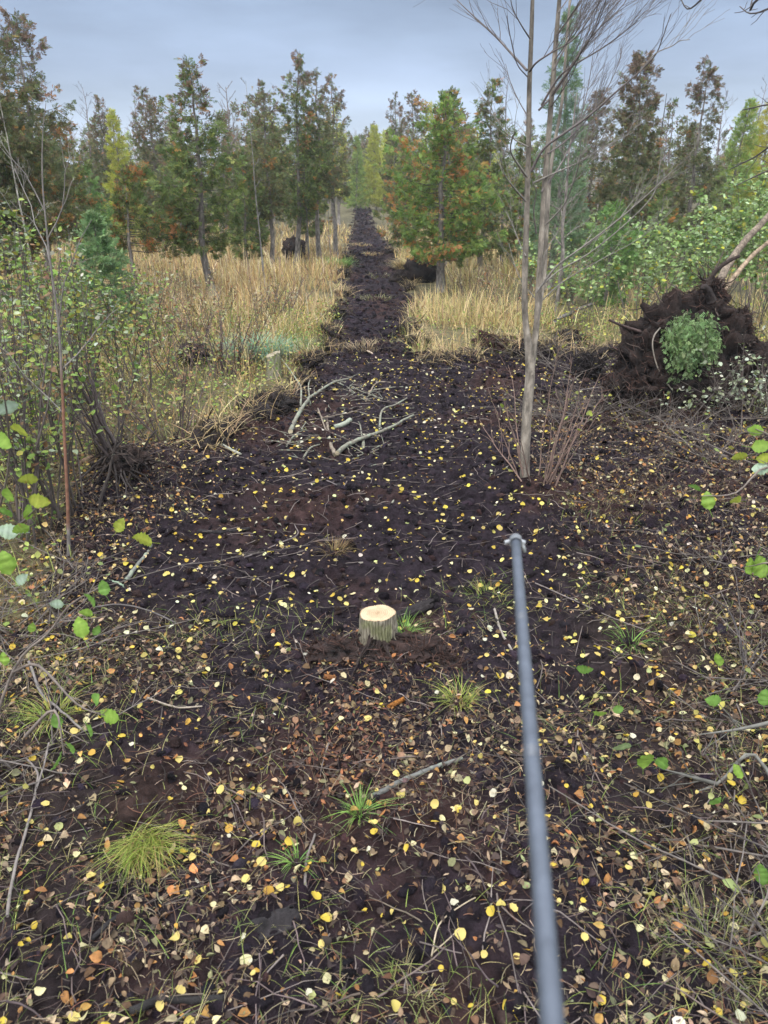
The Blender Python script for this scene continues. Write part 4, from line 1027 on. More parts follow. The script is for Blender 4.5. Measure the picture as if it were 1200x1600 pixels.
CLODS = [(735, 556), (700, 562), (672, 560), (820, 552), (860, 548), (890, 545), (930, 552), (640, 520), (648, 492), (640, 452), (516, 520), (506, 548), (524, 495), (530, 462), (486, 578), (470, 596), (440, 622), (960, 560), (536, 430), (628, 420), (400, 655), (360, 672), (330, 692), (650, 540), (545, 405), (612, 395)]
rng = np.random.default_rng(55); clod0 = []
for i in range(5):
    m = MB(); V = lump(m, A(0, 0, .04), (rng.uniform(.14, .24), rng.uniform(.12, .2), rng.uniform(.08, .15)), 60 + i, A(.02, .0145, .015), 14, .5, 2.6); fibres(m, V, A(0, 0, .04), 160, rng, .06, .25, A(.10, .075, .045), .004)
    n = 60; blades(m, np.stack([rng.normal(0, .1, n), rng.normal(.05, .1, n), rng.uniform(.05, .12, n)], -1), rng.uniform(0, 6.28, n), rng.uniform(.1, .35, n), np.full(n, .004), rng.uniform(.3, .9, n), rng.uniform(.2, .9, n), pick(rng, [(.42, .31, .16, 2), (.3, .22, .12, 1)], n), 4)
    clod0.append(m.build('turf_clod', M_ROOT))
for i, (px, py) in enumerate(CLODS):
    o = clod0[i % 5] if i < 5 else clod0[i % 5].copy()
    if i >= 5: COL.objects.link(o)
    q = at(px, py); o.location = Vector(q); o.rotation_euler = (rng.normal(0, .3), rng.normal(0, .3), rng.uniform(0, 6.28)); k = rng.uniform(.7, 1.3) * (1 + .02 * q[1]); o.scale = (k, k, k)
    tag(o, 'dark overturned turf clod with straw hanging from it at the ragged peat edge', 'turf clod', 'turf clods along the ragged peat edge')

# broken bundle of stems at the left of the peat
def leaning_stems():
    rng = np.random.default_rng(17); b = at(185, 735)
    root = thing('uprooted_shrub', 'tipped over shrub with a bundle of dark stems leaning left over torn roots', 'shrub', b)
    m = MB(); V = lump(m, A(.05, 0, .05), (.19, .17, .13), 9, A(.03, .022, .02), 22, .45, 2.4); fibres(m, V, A(.05, 0, .05), 350, rng, .05, .25, A(.06, .045, .038), .005); m.build('root_plate', M_ROOT, root)
    for q in range(16):
        px, py = 130 + rng.normal(0, 16), 615 + rng.normal(0, 22)
        e = atd(px, py, b[1] + rng.normal(.1, .25)) - b; m = MB()
        limb(m, wig(A(rng.normal(0, .05), rng.normal(0, .05), .12), e * rng.uniform(.9, 1.3), 6, .02, rng), rng.uniform(.009, .018), .005, rng, 3, .3, .4, A(.075, .058, .055) * rng.uniform(.8, 1.3), 0, 0, 5); m.build('stem', M_TWIG, root, True)
    for q in range(14):
        an = rng.uniform(-3.0, .4); l = rng.uniform(.3, .8); m = MB()
        pts = [(math.cos(an) * l * s, math.sin(an) * l * s, .12 * (1 - s) + hz(b[0] + math.cos(an) * l * s, b[1] + math.sin(an) * l * s) - b[2] + .02) for s in np.linspace(0, 1, 6)]
        m.tube(np.array(pts) + rng.normal(0, .015, (6, 3)), (.014, .004), A(.05, .04, .037) * rng.uniform(.7, 1.6), 5); m.build('root', M_ROOT, root, True)
    P = spline([atd(215, 722, b[1]) - b, atd(230, 690, b[1]) - b, atd(245, 672, b[1]) - b], 4); m = MB(); m.tube(P + A(0, 0, 0), (.012, .006), A(.04, .035, .03), 5); m.build('stem', M_TWIG, root, True)
leaning_stems()
# the reddish pole among the alders
rng = np.random.default_rng(18); b = at(106, 872); root = thing('dead_sapling', 'bare sapling stem with a reddish barkless stretch standing at the thicket front', 'tree', b)
P = spline([atd(px, py, b[1]) - b for px, py in [(108, 880), (107, 830), (105, 770), (101, 690), (97, 600), (92, 510), (80, 420), (70, 330), (66, 270), (67, 205), (72, 160)]], 4)
q = np.linspace(0, 1, len(P)); k = (sstep(.10, .13, q) * sstep(.45, .38, q))[:, None]
m = MB(); m.tube(P, np.linspace(.0145, .0018, len(P)), A(.19, .17, .155) * (1 - k) + A(.23, .115, .075) * k, 7, jit=.04, rng=rng); m.build('trunk', M_TWIG, root, True)
for (i0, dx, dz) in ((20, .35, .7), (24, -.3, .6), (26, .25, .5), (28, -.2, .5), (14, -.4, .5), (17, .4, .4)):
    m = MB(); limb(m, wig(P[i0], P[i0] + A(dx, rng.normal(0, .2), dz), 6, .03, rng), .005, .002, rng, 4, .3, .4, A(.2, .18, .165), 0, 0, 4); m.build('branch', M_TWIG, root, True)

# ---------------------------------------------------------------- fallen branches
def fallen(name, label, lst, r0, r1, seed, col=A(.25, .235, .2), mt=M_LICHEN, forks=(), up=.0, lift=.06, cat='branch', group=None, cut=False, twigs=0, nseg=9):
    """a branch lying on the ground along pixel points; forks rise at their own depth"""
    rng = np.random.default_rng(seed)
    r0 *= .64; r1 *= .72; pts = np.array([at(px, py) for px, py in lst]); b = pts[len(pts) // 2].copy()
    hh = np.array([q[2] for q in pts]); P = pts.copy(); P[:, 2] = hh * .5 + hh.mean() * .5 + r0 * .7 + up
    P = np.maximum(P, np.stack([P[:, 0], P[:, 1], hh + r0 * .4], -1)) - b
    P = spline(P, 4); P[:, :2] += rng.normal(0, r0 * .18, (len(P), 2))
    root = thing(name, label, cat, b, group)
    m = MB(); m.tube(P, np.linspace(r0, r1, len(P)), col, nseg, jit=.07, rng=rng)
    for _ in range(twigs):
        i = rng.integers(1, len(P)); an = rng.uniform(0, 6.28); l = rng.uniform(.08, .3)
        m.tube(wig(P[i], P[i] + A(math.cos(an) * l, math.sin(an) * l, rng.uniform(0, .5) * l), 4, .01, rng), (.006, .002), col, 4)
    m.build('limb', mt, root, True)
    if cut:
        m = MB(); d = P[0] - P[1]; d /= np.linalg.norm(d); u = np.cross(d, A(0, 0, 1)); u /= np.linalg.norm(u); v = np.cross(d, u); a = np.linspace(0, 6.283, 12, endpoint=False)
        ring = P[0] + d * .003 + r0 * .97 * (np.cos(a)[:, None] * u + np.sin(a)[:, None] * v); m.add(np.concatenate([ring, [P[0] + d * .004]]), np.array([[i, (i + 1) % 12, 12] for i in range(12)]), A(.5, .42, .28)); m.build('cut_face', M_CUT, root)
    for (flst, fr0, fr1, dY) in forks:
        Y0 = at(*flst[0])[1] if dY is None else b[1] + dY
        fr0 *= .7; fr1 *= .75
        Q0 = [at(px, py, fr0 + lift * i / len(flst)) for i, (px, py) in enumerate(flst)]
        if lift: Q0 = [q_ * .8 + .2 * atd(px, py, Y0 + .05 * i) for i, (q_, (px, py)) in enumerate(zip(Q0, flst))]
        Q = spline(np.array(Q0) - b, 4)
        m = MB(); m.tube(Q, np.linspace(fr0, fr1, len(Q)), col, 7, jit=.06, rng=rng); m.build('side_branch', mt, root, True)
    return root
LC = A(.18, .165, .13); TAN = A(.23, .185, .14)
fallen('fallen_branch', 'long forked grey branch arching along the back left of the branch pile', [(454, 684), (460, 666), (472, 646), (484, 630), (500, 618), (522, 608), (550, 603)], .043, .016, 1, LC, up=.05,
       forks=[([(468, 650), (471, 620), (464, 597), (450, 578), (440, 566)], .022, .010, None), ([(485, 630), (482, 606), (487, 590)], .018, .010, None), ([(474, 645), (462, 640), (450, 643)], .012, .006, None), ([(482, 628), (462, 632), (444, 618)], .010, .005, None)], cut=True, twigs=5)
fallen('fallen_branch', 'short pale bent stick forming the left arm of the V in the branch pile', [(524, 716), (517, 698), (512, 672), (510, 642)], .036, .022, 2, TAN * .9, M_TWIG, up=.02, forks=[([(514, 690), (508, 668), (497, 645)], .014, .012, None)], cut=True)
fallen('fallen_branch', 'thick lichen-covered branch forming the right arm of the V in the branch pile', [(526, 716), (545, 701), (566, 690), (590, 681), (616, 670), (646, 657)], .040, .018, 3, LC, up=.03,
       forks=[([(567, 690), (568, 700), (568, 709)], .026, .024, -.1), ([(593, 673), (595, 652), (602, 641), (616, 637), (636, 627)], .021, .012, None), ([(566, 686), (563, 674), (560, 664)], .013, .009, None)], cut=True)
fallen('fallen_branch', 'stubby lichen log piece lying behind the V in the branch pile', [(522, 671), (535, 667), (549, 661)], .045, .04, 4, A(.32, .34, .27), nseg=10)
fallen('fallen_branch', 'slim bent branch pointing down at the far right of the branch pile', [(572, 630), (578, 616), (590, 606), (610, 600)], .025, .010, 5, TAN, M_TWIG, up=.02)
fallen('fallen_branch', 'thin pale branch lying flat across the far right of the branch pile', [(582, 615), (600, 608), (622, 606), (656, 606)], .016, .008, 6, LC, up=.02)
fallen('fallen_branch', 'crooked grey stick at the near left of the branch pile', [(474, 716), (485, 706), (500, 696)], .018, .010, 7, LC)
fallen('fallen_branch', 'pale stick behind the lichen log piece in the branch pile', [(536, 622), (548, 634), (560, 637)], .015, .010, 8, TAN, M_TWIG)
fallen('fallen_branch', 'long thin twig lying right of the stubby lichen log', [(545, 645), (570, 652), (590, 657), (620, 655), (650, 646)], .011, .005, 9, LC, M_TWIG)
fallen('fallen_branch', 'pale stick lying alone on the track beyond the branch pile', [(574, 553), (586, 562), (598, 575)], .024, .012, 10, A(.42, .33, .24), M_TWIG)
fallen('fallen_branch', 'thin grey branch arching behind the back left of the branch pile towards the track', [(500, 612), (530, 600), (560, 612), (590, 622), (625, 632)], .016, .006, 61, LC, up=.03, twigs=6)
fallen('fallen_branch', 'thin twiggy branch lying between the arching branch and the slim bent one', [(520, 598), (545, 612), (566, 622), (585, 626)], .014, .006, 62, LC, up=.02, twigs=8)
fallen('fallen_branch', 'thin branch pointing from the old stump down into the branch pile', [(447, 572), (458, 590), (466, 606), (462, 622)], .013, .007, 63, TAN, M_TWIG, up=.04, twigs=3)
fallen('fallen_branch', 'small broken branch under the arching branch on its near side', [(448, 700), (458, 690), (470, 676), (478, 662)], .016, .008, 64, LC, up=.02, twigs=7)
fallen('fallen_branch', 'flat thin branch crossing between the arching branch and the pale bent stick', [(470, 660), (490, 652), (520, 655), (548, 650)], .012, .005, 65, TAN, M_TWIG, up=.02, twigs=4)
fallen('fallen_branch', 'thin branch with side twigs on the near side of the thick lichen branch', [(540, 722), (562, 714), (590, 706), (612, 694)], .011, .005, 66, LC, up=.01, twigs=6)
fallen('fallen_branch', 'grey lichen-spotted branch with a sawn end lying below the fresh stump', [(582, 1246), (600, 1236), (628, 1222), (660, 1208), (690, 1198), (722, 1190)], .019, .012, 11, A(.15, .15, .14), cut=True, forks=[([(690, 1200), (700, 1196), (712, 1200)], .006, .004, 0.05)])
fallen('fallen_branch', 'lichen-speckled stick at the edge of the leaf litter under the alder clump', [(196, 912), (210, 890), (224, 872), (237, 853)], .024, .016, 12, A(.16, .16, .145))
fallen('fallen_branch', 'straight brown stick lying upright in the picture below the stump litter', [(476, 1416), (477, 1380), (479, 1345), (492, 1304)], .0105, .007, 13, A(.14, .12, .11), M_TWIG)
fallen('fallen_branch', 'thin dark branch curving along the ground left of the litter', [(150, 958), (190, 957), (235, 968), (276, 984)], .009, .006, 14, A(.10, .088, .085), M_TWIG, up=.05)
fallen('fallen_branch', 'long brown root-like branch running through the litter on the left', [(48, 1045), (65, 1090), (88, 1112), (110, 1130), (130, 1150)], .012, .007, 15, A(.17, .15, .14), M_TWIG, up=.03)
fallen('fallen_branch', 'pale peeled stick lying on peat with its tip broken, left of the stump', [(230, 1092), (255, 1102), (280, 1108), (316, 1105)], .009, .006, 16, A(.30, .25, .2), M_TWIG)
fallen('fallen_branch', 'grey crooked stick with a fork standing in the lower left litter', [(14, 1445), (24, 1370), (40, 1310), (55, 1250), (60, 1215), (42, 1190)], .010, .006, 17, A(.19, .165, .15), M_TWIG, up=.02, forks=[([(58, 1235), (70, 1200), (78, 1170)], .007, .005, None)])
fallen('fallen_branch', 'black rotten limb half sunk along the bottom edge of the litter', [(205, 1585), (250, 1567), (300, 1568), (350, 1562)], .022, .016, 18, A(.03, .027, .027), M_ROOT)
fallen('fallen_branch', 'black sodden stick in the litter below the bright grass tuft', [(140, 1475), (165, 1450), (192, 1428)], .016, .012, 19, A(.035, .032, .034), M_ROOT)
fallen('fallen_branch', 'straw-coloured forked stem lying on bare peat at the lower right of the middle', [(674, 1500), (685, 1450), (712, 1425), (760, 1395)], .005, .003, 20, A(.42, .34, .24), M_TWIG, forks=[([(676, 1490), (695, 1478), (718, 1462)], .004, .002, None)], up=.01)
fallen('fallen_branch', 'leaning grey log propped in the grass right of the forked bare tree', [(866, 518), (900, 500), (925, 488)], .06, .05, 21, A(.17, .155, .15), M_BARK, up=.18)
fallen('fallen_branch', 'thin dark twig lying across peat left of the pole tip', [(480, 757), (505, 758), (527, 764)], .014, .008, 22, A(.12, .1, .1), M_TWIG)
fallen('fallen_branch', 'curved dark twig on the bare peat left of the stump', [(382, 872), (410, 862), (440, 850), (465, 838), (460, 810)], .010, .006, 23, A(.15, .125, .12), M_TWIG)
fallen('fallen_branch', 'black rotten pole half buried near the left alders', [(310, 830), (345, 833), (390, 826)], .026, .02, 24, A(.028, .024, .026), M_ROOT)
fallen('fallen_branch', 'grey mossy stick at the grass edge pointing at the peat', [(340, 697), (358, 703), (376, 713)], .025, .018, 25, A(.36, .35, .29))
fallen('fallen_branch', 'thin twig crossing the litter right of the pole', [(836, 915), (900, 945), (960, 970), (1030, 1000)], .007, .003, 26, A(.18, .15, .14), M_TWIG, up=.02)
fallen('fallen_branch', 'grey stick beside the pole at the height of the stump', [(772, 955), (782, 985), (800, 1020)], .013, .010, 27, A(.24, .21, .18), M_TWIG)
fallen('fallen_branch', 'dark forked twig standing over the grassy litter at the right', [(1160, 1055), (1150, 1010), (1135, 970), (1120, 960), (1080, 930)], .010, .006, 28, A(.05, .042, .042), M_TWIG, up=.08)
fallen('fallen_branch', 'long dead bough lying from the root plate towards the camera', [(1185, 640), (1140, 625), (1100, 605), (1060, 620), (1015, 640)], .013, .007, 29, A(.26, .22, .19), M_TWIG, up=.12, twigs=5)
fallen('fallen_branch', 'grey fallen stem in front of the root plate, lowest in the brush', [(905, 615), (950, 612), (1000, 606)], .016, .010, 30, A(.2, .17, .16), M_TWIG, up=.05)

# small twigs: the largest as things, the rest as litter
def twig_mesh(seed, l, r, bends=.06):
    rng = np.random.default_rng(seed); m = MB(); P = wig(A(-l / 2, 0, r), A(l / 2, rng.normal(0, .05 * l), r + abs(rng.normal(0, .03 * l))), 6, bends * l, rng); P[:, 2] = np.abs(P[:, 2] - r) * .4 + r
    m.tube(P, (r, r * .5), A(.11, .09, .082) * rng.uniform(.4, 1.7) * A(1, rng.uniform(.88, 1), rng.uniform(.8, 1)), 5)
    if rng.uniform() < .4:
        i = rng.integers(1, 4); m.tube(wig(P[i], P[i] + A(l * .25, rng.choice([-1, 1]) * l * .18, .01), 4, .02 * l, rng), (r * .6, r * .3), A(.13, .105, .1), 4)
    return m

def in_view(x, y, pad=1.04): return np.abs(x) < (0.5 * (y * .927 + 2.5 * .375)) * pad

rng = np.random.default_rng(90)
protos = []
for i in range(10):
    l = rng.uniform(.16, .4); o = twig_mesh(i + 300, l, rng.uniform(.0022, .0048)).build('twig', M_TWIG, smooth=True); protos.append(o)
TW_LABEL = ['thin dark twig lying loose on the peat and leaf litter', 'forked thin twig lying loose on the peat and leaf litter']
for k in range(110):
    y = 1.65 + 5.2 * rng.uniform() ** 1.4; x = rng.uniform(-.55, .55) * (y + .9)
    src = protos[k % 10]
    o = src if k < 10 else src.copy()
    if k >= 10: COL.objects.link(o)
    o.location = (x, y, hz(x, y) + .006); o.rotation_euler = (rng.normal(0, .08), rng.normal(0, .08), rng.uniform(0, 6.28))
    tag(o, 'thin dark twig lying loose on the peat and leaf litter', 'twig', 'loose twigs on the leaf litter')

pile = [twig_mesh(340 + i, (.22, .35, .5, .28)[i], (.006, .007, .008, .005)[i]).build('twig', M_LICHEN, smooth=True) for i in range(4)]
PILE_PX = [(468, 700), (462, 712), (478, 690), (450, 690), (492, 690), (505, 720), (440, 680), (470, 720), (482, 712), (456, 702), (540, 690), (548, 712), (530, 640), (560, 622), (552, 615), (575, 618), (545, 622), (566, 628), (538, 612), (590, 618),
           (515, 640), (500, 655), (535, 652), (480, 668), (610, 650), (640, 640), (505, 690), (530, 690), (470, 676), (446, 702), (586, 700), (600, 722), (555, 640), (525, 625), (570, 612), (560, 606)]
for k, (px, py) in enumerate(PILE_PX):
    o = pile[k % 4] if k < 4 else pile[k % 4].copy()
    if k >= 4: COL.objects.link(o)
    o.location = Vector(at(px, py, .02)); o.rotation_euler = (rng.normal(0, .25), rng.normal(0, .22), rng.uniform(0, 6.28))
    tag(o, 'small pale lichen twig broken off in the branch pile', 'twig', 'broken twigs in the branch pile')

def scatter(n, y0, y1, rng, power=1.0, wide=.74):
    """points spread evenly over the visible ground between two distances"""
    y = np.sqrt(y0 ** 2 + (y1 ** 2 - y0 ** 2) * rng.uniform(0, 1, n) ** power); x = rng.uniform(-wide, wide, n) * (y + 1.3)
    return x, y

def litter_density(x, y):
    """how much leaf litter: thin on the churned peat of the clearing, thick elsewhere"""
    sdv = peat_sd(x, y)
    d = .30 + .75 * sstep(-.15, .35, fbm(x * 1.3, y * 1.3, 3, 61))
    churn = sstep(3.4, 4.8, y) * sstep(.0, .6, sdv) * sstep(2.4, 1.3, np.abs(x + .45 - .03 * y))
    d = d * (1 - .88 * churn) * (1 + .55 * sstep(3.3, 2.1, y))
    hole = np.zeros_like(x)
    for px, py, r in ((300, 1180, .5), (250, 1270, .3), (720, 1480, .35), (830, 1450, .35), (60, 1520, .25), (950, 1050, .25), (330, 900, .6), (450, 900, .5), (860, 1250, .3), (560, 1040, .35), (900, 1480, .3), (1000, 1250, .25), (880, 1000, .3), (1050, 830, .4), (980, 860, .3), (180, 1150, .3), (420, 1480, .2), (600, 1420, .15)):
        q = at0(px, py); hole = np.maximum(hole, np.exp(-((x - q[0]) ** 2 + (y - q[1]) ** 2) / r ** 2))
    side = sstep(1.0, 2.2, np.abs(x)) * np.where(x < 0, .5, .28)
    return np.clip(d + side, 0, 1.5) * (1 - .85 * hole) - .22 * churn

def ground_normal_frames(x, y, az, tilt, rng):
    e = .03; zx = (height(x + e, y) - height(x - e, y)) / (2 * e); zy = (height(x, y + e) - height(x, y - e)) / (2 * e)
    d = np.stack([np.cos(az), np.sin(az), zx * np.cos(az) + zy * np.sin(az) + rng.normal(0, tilt, len(x))], -1)
    return frames(d, rng.normal(0, tilt, len(x)))

def litter():
    rng = np.random.default_rng(62)
    # brown curled leaves
    x, y = scatter(84000, 1.3, 9.5, rng, 1.15); k = rng.uniform(0, 1, len(x)) < litter_density(x, y); x, y = x[k], y[k]; n = len(x)
    z = height(x, y) + rng.uniform(.002, .018, n)
    R = ground_normal_frames(x, y, rng.uniform(0, 6.28, n), .38, rng)
    pal = [(.125, .072, .038, 3), (.075, .048, .034, 3.5), (.20, .135, .08, 2.5), (.30, .225, .14, 1.8), (.28, .13, .045, 1.6), (.05, .034, .029, 3), (.36, .21, .06, .8), (.16, .16, .08, 1), (.42, .33, .20, 1)]
    c = pick(rng, pal, n, .25); sc = (.012 + .037 * rng.uniform(0, 1, n) ** 1.4)[:, None] * np.stack([np.ones(n), rng.uniform(.6, 1.2, n), np.ones(n)], -1)
    m = MB(); sh = [leaf_shape(['ovate', 'ovate', 'lance'][i % 3], rng, rng.uniform(-.9, 1.4), rng.uniform(-.3, .9), 5) for i in range(9)]; w = rng.integers(0, 9, n)
    for a in range(9): m.put(*sh[a], np.stack([x, y, z], -1)[w == a], R[w == a], sc[w == a][:, None, :], c[w == a])
    x, y = scatter(16000, 3.6, 15, rng, 1.0); k = peat_sd(x, y) > -.1; x, y = x[k], y[k]; n = len(x)
    z = height(x, y) + rng.uniform(.002, .012, n); R = ground_normal_frames(x, y, rng.uniform(0, 6.28, n), .45, rng)
    c = pick(rng, [(.16, .10, .06, 3), (.30, .22, .14, 3), (.42, .34, .22, 1.5), (.10, .065, .045, 3), (.46, .38, .12, .8)], n, .25); sc = rng.uniform(.008, .024, n) * (1 + .02 * y); w = rng.integers(0, 9, n)
    for a in range(9): m.put(*sh[a], np.stack([x, y, z], -1)[w == a], R[w == a], sc[w == a], c[w == a])
    tag(m.build('leaf_litter', M_DRYLEAF), 'brown and orange dead leaf litter strewn over the dark peat', 'leaf litter', kind='stuff')
    # straws, rootlets and needles
    x, y = scatter(150000, 1.3, 10.5, rng, 1.15); k = rng.uniform(0, 1, len(x)) < (.12 + 1.05 * litter_density(x, y)); x, y = x[k], y[k]; n = len(x)
    z = height(x, y) + rng.uniform(.001, .022, n); R = ground_normal_frames(x, y, rng.uniform(0, 6.28, n), .25, rng)
    pal = [(.17, .135, .09, 3), (.28, .22, .14, 2), (.09, .068, .056, 4), (.05, .036, .033, 3), (.15, .075, .045, 2.5), (.16, .17, .06, 1)]
    c = pick(rng, pal, n, .3); l = .02 + .11 * rng.uniform(0, 1, n) ** 1.8; wd = rng.uniform(.0006, .0016, n)
    m = MB()
    for q in range(6):
        T = []
        bend = rng.uniform(-.25, .25); hb = rng.uniform(0, .12)
        for s in np.linspace(0, 1, 5): T += [(s - .5, bend * (s - .5) ** 2 * 3 - 1, hb * s * (1 - s) * 4), (s - .5, bend * (s - .5) ** 2 * 3 + 1, hb * s * (1 - s) * 4)]
        T = np.array(T); cy = np.array([bend * (s - .5) ** 2 * 3 for s in np.linspace(0, 1, 5) for _ in (0, 1)]); side = np.array([-1, 1] * 5)
        kk = np.arange(n) % 6 == q; nn = int(kk.sum())
        V = np.stack([T[None, :, 0] * l[kk][:, None], cy[None] * l[kk][:, None] + side[None] * wd[kk][:, None], T[None, :, 2] * l[kk][:, None]], -1)
        V = np.einsum('nij,nkj->nki', R[kk], V) + np.stack([x, y, z], -1)[kk][:, None]
        F = np.array([[2 * i, 2 * i + 1, 2 * i + 3, 2 * i + 2] for i in range(4)])[None] + (np.arange(nn) * 10)[:, None, None]
        m.add(V.reshape(-1, 3), F.reshape(-1, 4), np.repeat(c[kk], 10, 0))
    tag(m.build('straw_litter', M_BLADE), 'fine dead straw, needles and rootlets matted over the peat', 'straw litter', kind='stuff')
    # finer twig litter
    m = MB(); x, y = scatter(3700, 1.4, 12.5, rng, 1.15); z = height(x, y)
    for i in range(len(x)):
        l = rng.uniform(.06, .42); az = rng.uniform(0, 6.28); r = rng.uniform(.0012, .0036) * (1 + .05 * y[i]); d = A(math.cos(az), math.sin(az), rng.normal(0, .1)) * l * .5
        p = A(x[i], y[i], z[i] + r + .006); m.tube(wig(p - d, p + d, 5, .05 * l, rng), (r, r * .5), A(.11, .09, .082) * rng.uniform(.35, 2.0), 4)
    tag(m.build('twig_litter', M_TWIG), 'fine broken twig litter scattered across peat and leaves', 'twig litter', kind='stuff')
    m = MB()
    for px, py, r, k in ((530, 1195, .24, 420), (545, 1120, .2, 160), (600, 1052, .24, 200), (700, 1160, .3, 120), (260, 1130, .3, 160)):
        q = at0(px, py); x = q[0] + rng.normal(0, r * .6, k); y = q[1] + rng.normal(0, r * .6, k); l = rng.uniform(.008, .04, k); T, F = leaf_shape('lance', rng, .3, .4, 4)
        m.put(T, F, np.stack([x, y, height(x, y) + rng.uniform(.002, .02, k)], -1), ground_normal_frames(x, y, rng.uniform(0, 6.28, k), .5, rng), l, pick(rng, [(.16, .065, .035, 2), (.10, .045, .03, 2), (.26, .11, .05, 1), (.05, .027, .022, 3)], k, .25))
    tag(m.build('wood_crumbs', M_DRYLEAF), 'reddish rotten wood crumbs spilled over the peat below the stump', 'wood crumbs', kind='stuff')
    # crumbs of peat
    x, y = scatter(36000, 1.4, 16, rng, 1.2)
    y2 = 13 + 75 * rng.uniform(0, 1, 9000) ** 1.7; x2 = .2 - .0268 * y2 + rng.normal(0, .75, 9000); x, y = np.concatenate([x, x2]), np.concatenate([y, y2])
    k = peat_sd(x, y) > -.05; x, y = x[k], y[k]; n = len(x)
    T, F = [], []
    nu, nv = 7, 4
    for v in range(nv):
        for u in range(nu):
            a, b = u / nu * 6.283, .3 + v / (nv - 1) * 1.5; T.append((math.sin(b) * math.cos(a) * rng.uniform(.65, 1.2), math.sin(b) * math.sin(a) * rng.uniform(.65, 1.2), math.cos(b) * .7 * rng.uniform(.8, 1.2)))
    T[:nu] = [(0, 0, .72)] * nu
    for v in range(nv - 1):
        for u in range(nu): F.append((v * nu + u, (v + 1) * nu + u, (v + 1) * nu + (u + 1) % nu, v * nu + (u + 1) % nu))
    z = height(x, y); R = frames(np.stack([rng.normal(0, 1, n), rng.normal(0, 1, n), rng.normal(0, .3, n)], -1), rng.normal(0, .4, n))
    s = np.minimum(np.abs(rng.normal(0, 1, n)) ** 1.6 * .009 + .004, .026) * (1 + .06 * y)
    sc = s[:, None] * rng.uniform(.6, 1.6, (n, 3)); m = MB()
    m.put(np.array(T), np.array(F), np.stack([x, y, z], -1), R, sc[:, None, :], pick(rng, [(.027, .020, .027, 3), (.044, .027, .025, 2), (.017, .013, .016, 2)], n, .25))
    tag(m.build('peat_crumbs', M_SOIL, smooth=True), 'loose dark crumbs and clods of churned peat', 'peat crumbs', kind='stuff')
litter()

def yellow_leaves():
    rng = np.random.default_rng(64)
    pal = [(.70, .51, .07, 3), (.76, .60, .19, 3.5), (.78, .70, .38, 2.2), (.60, .49, .13, 1.5), (.62, .36, .06, .8), (.48, .50, .2, .5), (.74, .69, .52, .9)]
    meshes = []
    for i in range(16):
        T, F = leaf_shape('round', rng, rng.uniform(-.8, 1.1), rng.uniform(-.3, .8), 7, petiole=rng.uniform(.4, .9)); T = T.copy(); T[:, 0] -= .5; T[:, 1] *= rng.uniform(.7, 1.05); T[:, 2] += rng.normal(0, .10) * T[:, 0] * T[:, 1]
        m = MB(); c = .86 * np.array(pal)[[0, 1, 2, 1, 3, 1, 0, 4, 1, 2, 2, 0, 5, 1, 0, 6][i], :3]; m.add(T, F, c * (1 + .0 * i)); meshes.append(m)
    x, y = scatter(11800, 1.4, 15, rng, 1.2)
    dens = (.55 + .5 * vnoise(x * .9, y * .9, 65)) * np.where(peat_sd(x, y) > -.2, 1, .35) * sstep(16, 11, y); k = rng.uniform(0, 1, len(x)) < dens; x, y = x[k], y[k]
    px_s = 1 / (y * .927 + 2.5 * .375); vis = in_view(x, y, .99) & (y > 1.72)
    order = np.argsort(-(px_s * vis)); x, y = x[order], y[order]; n = len(x)
    z = height(x, y); R = ground_normal_frames(x, y, rng.uniform(0, 6.28, n), .42, rng); sz = (.017 + .027 * rng.uniform(0, 1, n) ** 1.3) * (1 + .012 * y)
    objs = [m.build('fallen_leaf', M_LEAF, smooth=True) for m in meshes]
    from mathutils import Matrix
    for i in range(300):
        src = objs[i % 16]; o = src if i < 16 else src.copy()
        if i >= 16: COL.objects.link(o)
        mw = Matrix([[R[i, r, c] for c in range(3)] for r in range(3)]).to_euler()
        o.location = (x[i], y[i], z[i] + rng.uniform(.010, .024)); o.rotation_euler = mw; s = sz[i]; o.scale = (s, s * rng.uniform(.85, 1.1), s)
        tag(o, 'small round yellow aspen leaf lying on the dark peat and litter', 'leaf', 'yellow aspen leaves on the ground')
    x, y, z, R, sz = x[300:], y[300:], z[300:] + rng.uniform(.010, .024, n - 300), R[300:], sz[300:]; n = len(x); c = .86 * pick(rng, pal, n, .16)
    m = MB(); w = rng.integers(0, 8, n)
    for a in range(8):
        mm = meshes[a]; m.put(mm.v[0], mm.f[0], np.stack([x, y, z], -1)[w == a], R[w == a], sz[w == a], c[w == a])
    tag(m.build('fallen_leaves', M_LEAF, smooth=True), 'many smaller pale yellow leaves scattered over the peat further off', 'fallen leaves', kind='stuff')
yellow_leaves()

